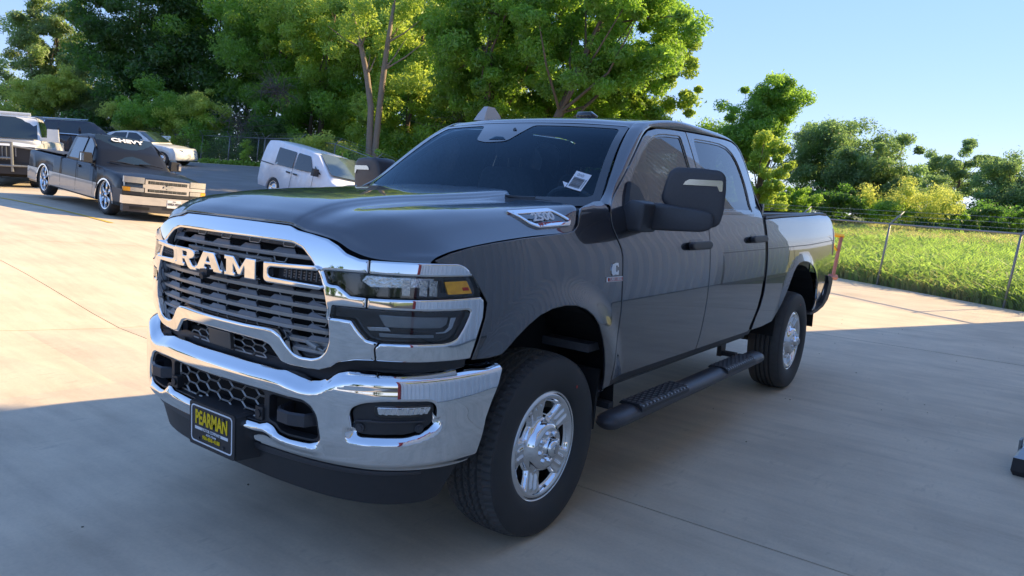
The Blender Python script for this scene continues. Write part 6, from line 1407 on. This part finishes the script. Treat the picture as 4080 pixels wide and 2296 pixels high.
# ---------- generic cars
def generic(label, cat, kind, paint, wheelstyle='cap', group=None, **k):
    root = empty({'suv': 'sport_utility_vehicle', 'sedan': 'sedan', 'van': 'van', 'jeep': 'off_road_vehicle', 'bigpickup': 'pickup_truck'}[kind], (0, 0, 0), label, cat, group)
    if kind == 'van':
        wb, W_, r = 2.9, .92, .33; low = bottom_profile(-.80, 3.82, (0, wb), .39, .26)
        body = low + [(3.92, .45), (3.93, 1.1), (3.86, 1.60), (3.72, 1.80), (3.3, 1.85), (1.6, 1.83), (1.05, 1.76), (.30, 1.24), (.05, 1.10), (-.55, .98), (-.80, .82), (-.86, .55)]
        hw = lambda y, z: W_ - .14 * max(0, z - 1.0) ** 1.2 - .03 * max(0, .5 - z); shell('body', body, hw, M[paint], root, bow=.14, crown_=.05)
        g1 = fillet([(1.05, 1.16), (1.98, 1.10), (1.98, 1.62), (1.35, 1.62)], .06); g2 = fillet([(2.08, 1.10), (3.02, 1.06), (3.02, 1.62), (2.08, 1.62)], .03); g3 = [(.62, 1.18), (.98, 1.165), (1.02, 1.38)]
        side_panels('side_window', g1, hw, .004, M['cglass'], root); side_panels('side_window', g2, hw, .004, M['cglass'], root); side_panels('quarter_glass', g3, hw, .004, M['cglass'], root)
        for yy in (2.03, .95): side_panels('door_gap', [(yy - .006, .40), (yy + .006, .40), (yy + .006, 1.14), (yy - .006, 1.14)], hw, .004, M['liner'], root, bevel=.001)
        side_panels('slide_rail', [(3.06, 1.02), (3.84, 1.02), (3.84, 1.05), (3.06, 1.05)], hw, .006, M['trim'], root, bevel=.001)
        side_panels('door_handle', [(1.75, .92), (1.95, .92), (1.95, .97), (1.75, .97)], hw, .02, M['black'], root); side_panels('door_handle', [(2.12, .92), (2.32, .92), (2.32, .97), (2.12, .97)], hw, .02, M['black'], root)
        V = [(a * (.80 - .10 * t), .20 + .86 * t + .10 * a * a - .045, 1.20 + .545 * t + .05) for t in (0, .5, 1) for a in np.linspace(-1, 1, 9)]; F = [(q * 9 + c, q * 9 + c + 1, (q + 1) * 9 + c + 1, (q + 1) * 9 + c) for q in range(2) for c in range(8)]; mkobj('windscreen', V, F, M['glassgrey'], root, True)
        for sg in (1, -1):
            b = MB(); b.box((sg * 1.03, .75, 1.20), (.20, .12, .22), taper=.85); b.build('side_mirror', M['black'], root)
            plateon('headlamp', [(sg * .55, -.74, .90), (sg * .88, -.52, .95), (sg * .88, -.50, .78), (sg * .55, -.80, .76)], M['headl'], root)
        b = MB(); b.tube([(0, .95, 1.78), (0, 1.02, 1.95)], .006, 5); b.build('aerial', M['black'], root)
        b = MB(); b.tube([(.36, .62 - .045 + .0, 1.49), (.36, .615 - .05, 1.50)], .06, 14); b.build('windscreen_sticker', M['white'], root)
        b = MB(); b.box((0, -.86, .60), (1.2, .04, .22)); b.build('grille', M['black'], root)
        ws_ = (0, wb)
    elif kind == 'sedan':
        wb, W_, r = 2.85, .92, .33; low = bottom_profile(-.82, 3.70, (0, wb), .38, .24)
        body = low + [(3.88, .45), (3.88, .90), (3.70, 1.02), (2.9, 1.04), (1.2, 1.0), (.6, .98), (-.2, .90), (-.70, .78), (-.86, .60), (-.90, .35)]
        hw = lambda y, z: W_ - .12 * max(0, z - .75); shell('body', body, hw, M[paint], root, bow=.22, crown_=.06)
        cab = [(.45, .95), (3.35, 1.0), (3.05, 1.16), (2.6, 1.36), (2.1, 1.45), (1.6, 1.46), (1.2, 1.40), (.80, 1.18)]; hc = lambda y, z: .84 - .42 * max(0, z - 1.0); shell('cab', cab, hc, M[paint], root, bow=.05, crown_=.03, ds=.07)
        side_panels('side_window', [(.92, 1.04), (1.72, 1.04), (1.70, 1.37), (1.32, 1.37), (1.02, 1.20)], hc, .004, M['cglass'], root); side_panels('side_window', [(1.80, 1.04), (2.75, 1.06), (2.35, 1.33), (1.78, 1.37)], hc, .004, M['cglass'], root)
        V = [(a * (.74 - .12 * t), .50 + .68 * t + .08 * a * a - .03, .985 + .42 * t + .035) for t in (0, .5, 1) for a in np.linspace(-1, 1, 9)]; F = [(q * 9 + c, q * 9 + c + 1, (q + 1) * 9 + c + 1, (q + 1) * 9 + c) for q in range(2) for c in range(8)]; mkobj('windscreen', V, F, M['cglass2'], root, True)
        for sg in (1, -1): b = MB(); b.box((sg * .98, .85, 1.03), (.18, .1, .12), taper=.8); b.build('side_mirror', M[paint], root); plateon('headlamp', [(sg * .50, -.80, .72), (sg * .84, -.52, .76), (sg * .84, -.52, .62), (sg * .50, -.84, .60)], M['headl'], root)
        ws_ = (0, wb)
    elif kind in ('suv', 'jeep'):
        jp = kind == 'jeep'; wb, W_, r = 2.9, .95, .38; low = bottom_profile(-.85, 3.75, (0, wb), .46, .38)
        if jp:
            body = low + [(3.78, .55), (3.78, 1.12), (.7, 1.12), (.6, 1.10), (-.7, 1.05), (-.78, .95), (-.80, .55)]; cab = [(.62, 1.10), (3.74, 1.10), (3.70, 1.78), (3.6, 1.83), (1.05, 1.83), (.92, 1.76)]; hc = lambda y, z: .80 - .07 * max(0, z - 1.1); hw = lambda y, z: .80
            shell('body', body, hw, M[paint], root, bow=.02, crown_=.01); shell('hard_top', cab, hc, M[k.get('top', paint)], root, bow=.02, crown_=.02, ds=.08)
            for y0, y1 in ((1.1, 1.85), (1.95, 2.60), (2.72, 3.55)): side_panels('side_window', fillet([(y0, 1.18), (y1, 1.18), (y1, 1.68), (y0, 1.68)], .06), hc, .004, M['cglass'], root)
            b = MB(); b.box((0, 3.80, 1.42), (1.25, .02, .50)); b.build('rear_window', M['cglass'], root)
            for sg in (1, -1):
                b = MB(); b.box((sg * .74, 3.83, .95), (.13, .10, .24)); b.build('tail_lamp', M['tail'], root)
                for cy in (0, wb): b = MB(); b.box((sg * .87, cy, .92), (.18, 1.15, .05)); b.build('mudguard', M['black'], root)
            b = MB(); b.tube([(0, 3.86, 1.0), (0, 4.08, 1.0)], [.37, .37], 24); b.build('spare_wheel', M['rubber'], root)
            b = MB(); b.box((0, 3.95, .52), (1.5, .16, .16)); b.build('rear_bumper', M['black'], root)
        else:
            body = low + [(3.84, .55), (3.86, 1.05), (3.7, 1.12), (.7, 1.10), (.5, 1.09), (-.5, 1.02), (-.78, .90), (-.88, .6)]; cab = [(.55, 1.06), (3.78, 1.08), (3.68, 1.35), (3.40, 1.66), (3.1, 1.74), (1.6, 1.76), (1.3, 1.70), (.85, 1.36)]; hw = lambda y, z: W_ - .12 * max(0, z - .8); hc = lambda y, z: .86 - .30 * max(0, z - 1.1)
            shell('body', body, hw, M[paint], root, bow=.14, crown_=.05); shell('cab', cab, hc, M[paint], root, bow=.10, crown_=.03, ds=.08)
            side_panels('side_window', fillet([(1.05, 1.14), (1.80, 1.14), (1.80, 1.63), (1.45, 1.63)], .04), hc, .004, M['cglass'], root); side_panels('side_window', fillet([(1.90, 1.14), (2.62, 1.15), (2.60, 1.64), (1.88, 1.64)], .04), hc, .004, M['cglass'], root); side_panels('side_window', fillet([(2.70, 1.16), (3.38, 1.20), (3.10, 1.60), (2.68, 1.64)], .05), hc, .004, M['cglass'], root)
            side_panels('window_trim', [(1.02, 1.105), (3.46, 1.15), (3.46, 1.175), (1.02, 1.13)], hc, .010, M['chrome'], root, bevel=.002); side_panels('window_trim', [(3.46, 1.15), (3.49, 1.16), (3.16, 1.67), (3.13, 1.655)], hc, .010, M['chrome'], root, bevel=.002)
            V = [(a * (.72 - .08 * t), 3.80 - .37 * t - .08 * a * a + .03, 1.16 + .45 * t) for t in (0, .5, 1) for a in np.linspace(-1, 1, 9)]; F = [(q * 9 + c, (q + 1) * 9 + c, (q + 1) * 9 + c + 1, q * 9 + c + 1) for q in range(2) for c in range(8)]; mkobj('rear_window', V, F, M['cglass'], root, True)
            b = MB(); b.box((0, 3.50, 1.735), (1.2, .26, .03)); b.build('rear_spoiler', M[paint], root)
            for sg in (1, -1):
                plateon('tail_lamp', [(sg * .50, 3.86, .92), (sg * .50, 3.86, 1.04), (sg * .80, 3.78, 1.06), (sg * .92, 3.55, 1.05), (sg * .92, 3.55, .95), (sg * .80, 3.78, .93)][::sg], M['tail'], root, .03)
                b = MB(); b.tube([(sg * .62, 1.5, 1.79), (sg * .62, 3.2, 1.77)], .02, 6); b.build('roof_rail', M['chrome'], root)
            b = MB(); b.box((0, 3.88, .80), (.34, .02, .16)); b.build('licence_plate', M['white'], root); b = MB(); b.box((0, 3.90, .56), (1.6, .12, .22)); b.build('rear_bumper', M['black'], root)
        ws_ = (0, wb)
    else:  # big white pickup nose with grille guard
        wb, W_, r = 3.6, .98, .42; low = bottom_profile(-.95, 4.6, (0, wb), .50, .45); body = low + [(4.7, .6), (4.7, 1.30), (2.5, 1.30), (.6, 1.28), (-.6, 1.22), (-.90, 1.10), (-.98, .60)]; hw = lambda y, z: W_ - .10 * max(0, z - .95)
        shell('body', body, hw, M[paint], root, bow=.16, crown_=.07); cab = [(.45, 1.22), (2.48, 1.24), (2.45, 1.80), (2.3, 1.93), (1.5, 1.97), (1.25, 1.92)]; hc = lambda y, z: .90 - .28 * max(0, z - 1.25); shell('cab', cab, hc, M[paint], root, bow=.05, crown_=.04, ds=.08)
        side_panels('side_window', [(.95, 1.32), (1.55, 1.32), (1.55, 1.83), (1.35, 1.83)], hc, .004, M['cglass'], root); side_panels('side_window', [(1.65, 1.32), (2.35, 1.32), (2.33, 1.80), (1.65, 1.83)], hc, .004, M['cglass'], root)
        V = [(a * (.82 - .12 * t), .52 + .76 * t + .08 * a * a - .04, 1.285 + .60 * t + .03) for t in (0, .5, 1) for a in np.linspace(-1, 1, 9)]; F = [(q * 9 + c, q * 9 + c + 1, (q + 1) * 9 + c + 1, (q + 1) * 9 + c) for q in range(2) for c in range(8)]; mkobj('windscreen', V, F, M['cglass2'], root, True)
        b = MB(); b.tube([(-.55, 1.33, 2.0), (.55, 1.33, 2.0)], .05, 8); b.build('roof_lamp_bar', M['cwhite'], root)
        b = MB(); b.box((0, -.95, .86), (1.96, .16, .50)); b.box((0, -1.0, .52), (1.9, .2, .28)); b.build('front_fascia', M['black'], root); b = MB(); b.box((0, -1.0, .92), (.9, .14, .36)); gr_ = b.build('grille', M['trim'], root)
        b = MB(); 
        for x in np.linspace(-.36, .36, 9): b.box((x, -1.09, .92), (.02, .03, .34))
        b.build('grille_slats', M['galv'], gr_)
        for sg in (1, -1): plateon('headlamp', [(sg * .55, -1.035, 1.08), (sg * .55, -1.035, .84), (sg * .92, -.95, .84), (sg * .92, -.95, 1.08)][::-sg], M['headl'], root)
        b = MB()
        for sg in (1, -1): b.tube([(sg * .50, -1.18, .45), (sg * .50, -1.22, 1.22)], .035, 8); b.tube([(sg * .50, -1.2, .60), (sg * .95, -1.1, .60), (sg * .98, -1.08, 1.05), (sg * .50, -1.2, 1.12)], .03, 8)
        for z in (.60, 1.20, .80): b.tube([(-.50, -1.2, z), (.50, -1.2, z)], .028, 8)
        b.build('grille_guard', M['galv'], root)
        for sg in (1, -1):
            b = MB(); b.box((sg * 1.18, .72, 1.45), (.30, .16, .36), taper=.9); b.box((sg * 1.0, .72, 1.33), (.3, .08, .1)); b.build('tow_mirror', M[paint], root)
        ws_ = (0, wb)
    for cy in ws_:
        for sg in (1, -1): car_wheel(root, sg * ((.98 if kind == 'jeep' else W_) - .02), cy, r, r * .62, wheelstyle, sg, .23, 'chrome_soft')
        b = MB()
        for sg in (1, -1): b.add([(sg * x, cy + (r + .07) * math.cos(a), r + .02 + (r + .06) * math.sin(a)) for a in np.linspace(0, PI, 9) for x in (.5, W_ - .03)], [(2 * i, 2 * i + 1, 2 * i + 3, 2 * i + 2) for i in range(8)])
        b.build('wheel_well', M['liner'], root)
    b = MB(); b.box((0, 1.45, .36), (1.5, 4.0, .16)); b.build('chassis', M['liner'], root)
    return root
M['glassgrey'] = mat('hazy_windscreen', (.10, .13, .12), .1, 0, 1., .02)
def heading_of(right_deg):
    """0 = nose points image-right, 90 = away from the camera"""
    r = RC[0][:2] / np.linalg.norm(RC[0][:2]); f = RC[2][:2] / np.linalg.norm(RC[2][:2]); a = math.radians(right_deg); v = r * math.cos(a) + f * math.sin(a); return math.atan2(v[1], v[0])
def put(root, u, v, d, deg, dy=0.):
    """wheel-base front axle centre at photo column u, depth d"""
    p = world_at(u, v, d); place_xy(root, p[0], p[1], heading_of(deg))
put(generic('silver panel van with dark side windows parked behind the hood of the grey pickup', 'van', 'van', 'cvan'), 1395, 745, 22.5, -38)
put(generic('white sedan with black roof pillar parked behind the black pickup', 'car', 'sedan', 'cwhite'), 690, 625, 34, -8)
put(generic('dark grey sport utility vehicle with red tail lamp, seen from behind', 'SUV', 'suv', 'cdark', 'cap'), 500, 580, 34.5, 33)
put(generic('white off-roader with grey hard top beside the dark utility vehicle', 'off-roader', 'jeep', 'cwhite', 'cap', top='galv'), 400, 560, 36.5, 24)
put(generic('blue sport utility vehicle mostly hidden behind the white pickup', 'SUV', 'suv', 'cblue', 'cap'), 60, 560, 36, 172)
put(generic('dark grey car at the top left edge with pale roof edge', 'car', 'suv', 'cdark', 'cap'), -90, 520, 38, 10)
put(generic('white pickup with black grille guard at the left edge', 'pickup truck', 'bigpickup', 'cwhite', 'cap'), 5, 800, 20.5, -66)
# ---------------------------------------------------------------- small things
b = MB()
tc = np.array([2.765, 2.93, 0.]); prof = [(.14, .24), (.155, .25), (.15, .25), (.13, .235), (.115, .215)]; zz = [0., .03, .11, .125, .175]; V = []
for (a, c), z in zip(prof, zz): V += [(sx_ * a, sy_ * c, z) for sx_, sy_ in ((-1, -1), (1, -1), (1, 1), (-1, 1))]
bx = empty('tool_case', tuple(tc), 'black plastic case with silver-grey lid standing on the concrete at the right edge', 'case', rz=-.1)
m0 = MB(); m0.add(V[:12], [(0, 3, 2, 1)] + [(j * 4 + i, j * 4 + (i + 1) % 4, j * 4 + 4 + (i + 1) % 4, j * 4 + 4 + i) for j in range(2) for i in range(4)] + [(8, 9, 10, 11)]); m0.build('case_body', M['black'], bx)
m0 = MB(); m0.add([tuple(np.array(v) + [0, 0, .002]) for v in V[8:20]], [(0, 3, 2, 1)] + [(j * 4 + i, j * 4 + (i + 1) % 4, j * 4 + 4 + (i + 1) % 4, j * 4 + 4 + i) for j in range(2) for i in range(4)] + [(8, 9, 10, 11)]); m0.build('case_lid', mat('silver_grey_lid', (.42, .46, .50), .35, .3), bx)
m0 = MB(); m0.box((-.152, .03, .11), (.012, .09, .12)); m0.build('case_latch', M['galv'], bx)
m0 = MB(); m0.box((-.03, .08, .1785), (.10, .05, .002)); m0.build('lid_label', M['white'], bx)
# faded red and yellow stand behind the bed
def Q(u, v, d): return world_at(u, v, d)
st = empty('work_stand', Q(3300, 1100, 13.2), 'faded red steel stand with yellow top bar, behind the tail of the grey pickup', 'stand'); so = np.array(st.location); dd_ = 13.2
m0 = MB(); A_ = Q(3345, 938, dd_) - so; B_ = Q(3330, 1090, dd_) - so; foot = Q(3285, 1108, dd_) - so
m0.tube([Q(3352, 945, dd_) - so, Q(3318, 1105, dd_) - so], .032, 4); m0.build('upright', mat('faded_red_steel', (.42, .20, .18), .7, .2, noise=(8, .3)), st)
m0 = MB(); m0.tube([Q(3250, 925, dd_) - so, Q(3362, 942, dd_) - so], .034, 4); m0.tube([Q(3335, 1000, dd_) - so, Q(3300, 940, dd_) - so], .02, 4); m0.build('top_bar', mat('yellow_steel', (.75, .42, .02), .55, .1, noise=(8, .2)), st)
m0 = MB(); m0.tube([Q(3250, 1098, dd_) - so, Q(3335, 1106, dd_) - so], .05, 4); m0.build('foot_bar', bpy.data.materials['faded_red_steel'], st)
# painted parking lines on the left lot
M['linepaint'] = mat('worn_yellow_line', (.62, .42, .06), .7, noise=(5, .35))
def stripe(u0, v0, u1, v1, wd=.10, lab=''):
    a, _ = on_ground(u0, v0); c, _ = on_ground(u1, v1); n = 24; t = np.linspace(0, 1, n)[:, None]; P = a + (c - a) * t; dd = (c - a)[:2]; dd = dd / np.linalg.norm(dd); s_ = np.array([-dd[1], dd[0], 0]) * wd / 2
    V = np.concatenate([P - s_, P + s_]); V[:, 2] = ground(V[:, 0], V[:, 1]) + .006; F = [(i, i + 1, n + i + 1, n + i) for i in range(n - 1)]; o = mkobj('parking_line', V, F, M['linepaint']); tag(o, lab, 'road marking', 'worn parking lines', kind='structure')
stripe(0, 790, 445, 892, lab='worn yellow parking line on the left lot')
stripe(520, 800, 700, 850, lab='yellow parking line in front of the black pickup')
# grey sheet standing in for tree shadow on the concrete by the fence
def in_tree_shade(x, y): 
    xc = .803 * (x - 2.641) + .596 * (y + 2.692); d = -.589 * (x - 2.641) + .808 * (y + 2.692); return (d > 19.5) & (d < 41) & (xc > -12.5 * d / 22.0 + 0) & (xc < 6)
sheet('tree_shade_sheet', -60, 10, 0, 60, 240, M['tree_shade'], .006, inside=lambda x, y: in_tree_shade(x, y) & (beyond(x, y) < 0))
# debris on the slab
b = MB(); rs = np.random.default_rng(4)
for k in range(70):
    x, y = rs.uniform(-2.0, 4.2), rs.uniform(-2.2, 9); r = rs.uniform(.002, .005) * (1 + (rs.random() > .95)); b.box((x, y, float(ground(x, y)) + r * .4), (r * 2, r * 1.6, r * .8), rz=rs.random() * 3)
o = b.build('grit', M['soil']); tag(o, 'dark crumbs of grit scattered on the concrete', 'grit', kind='stuff')
# square box on the far fence and weeds at its foot
b = MB(); p = Q(660, 560, 44.5); b.box((0, 0, 0), (.62, .06, .52), rz=heading_of(0)); o = b.build('fence_sign', M['cvan']); o.location = p; tag(o, 'small square pale grey sign hanging on the far fence', 'sign')
rs = np.random.default_rng(8); C_ = []
for u in np.arange(805, 1040, 9): p = world_at(u, 678, 42.6); C_.append((p[0], p[1], float(ground(p[0], p[1])) + .05 + .12 * rs.random()))
for v in np.arange(565, 700, 14): p = world_at(985 + rs.normal() * 7, v, 42.5); C_.append(tuple(p))
V, F, tn = leaves(np.array(C_), np.full(len(C_), .24), 2600, .09, rs); tag(foliage_obj('fence_weeds', V, F, tn, LF['bright']), 'bright weeds and a climbing vine at the foot of the far fence', 'weeds', kind='stuff')
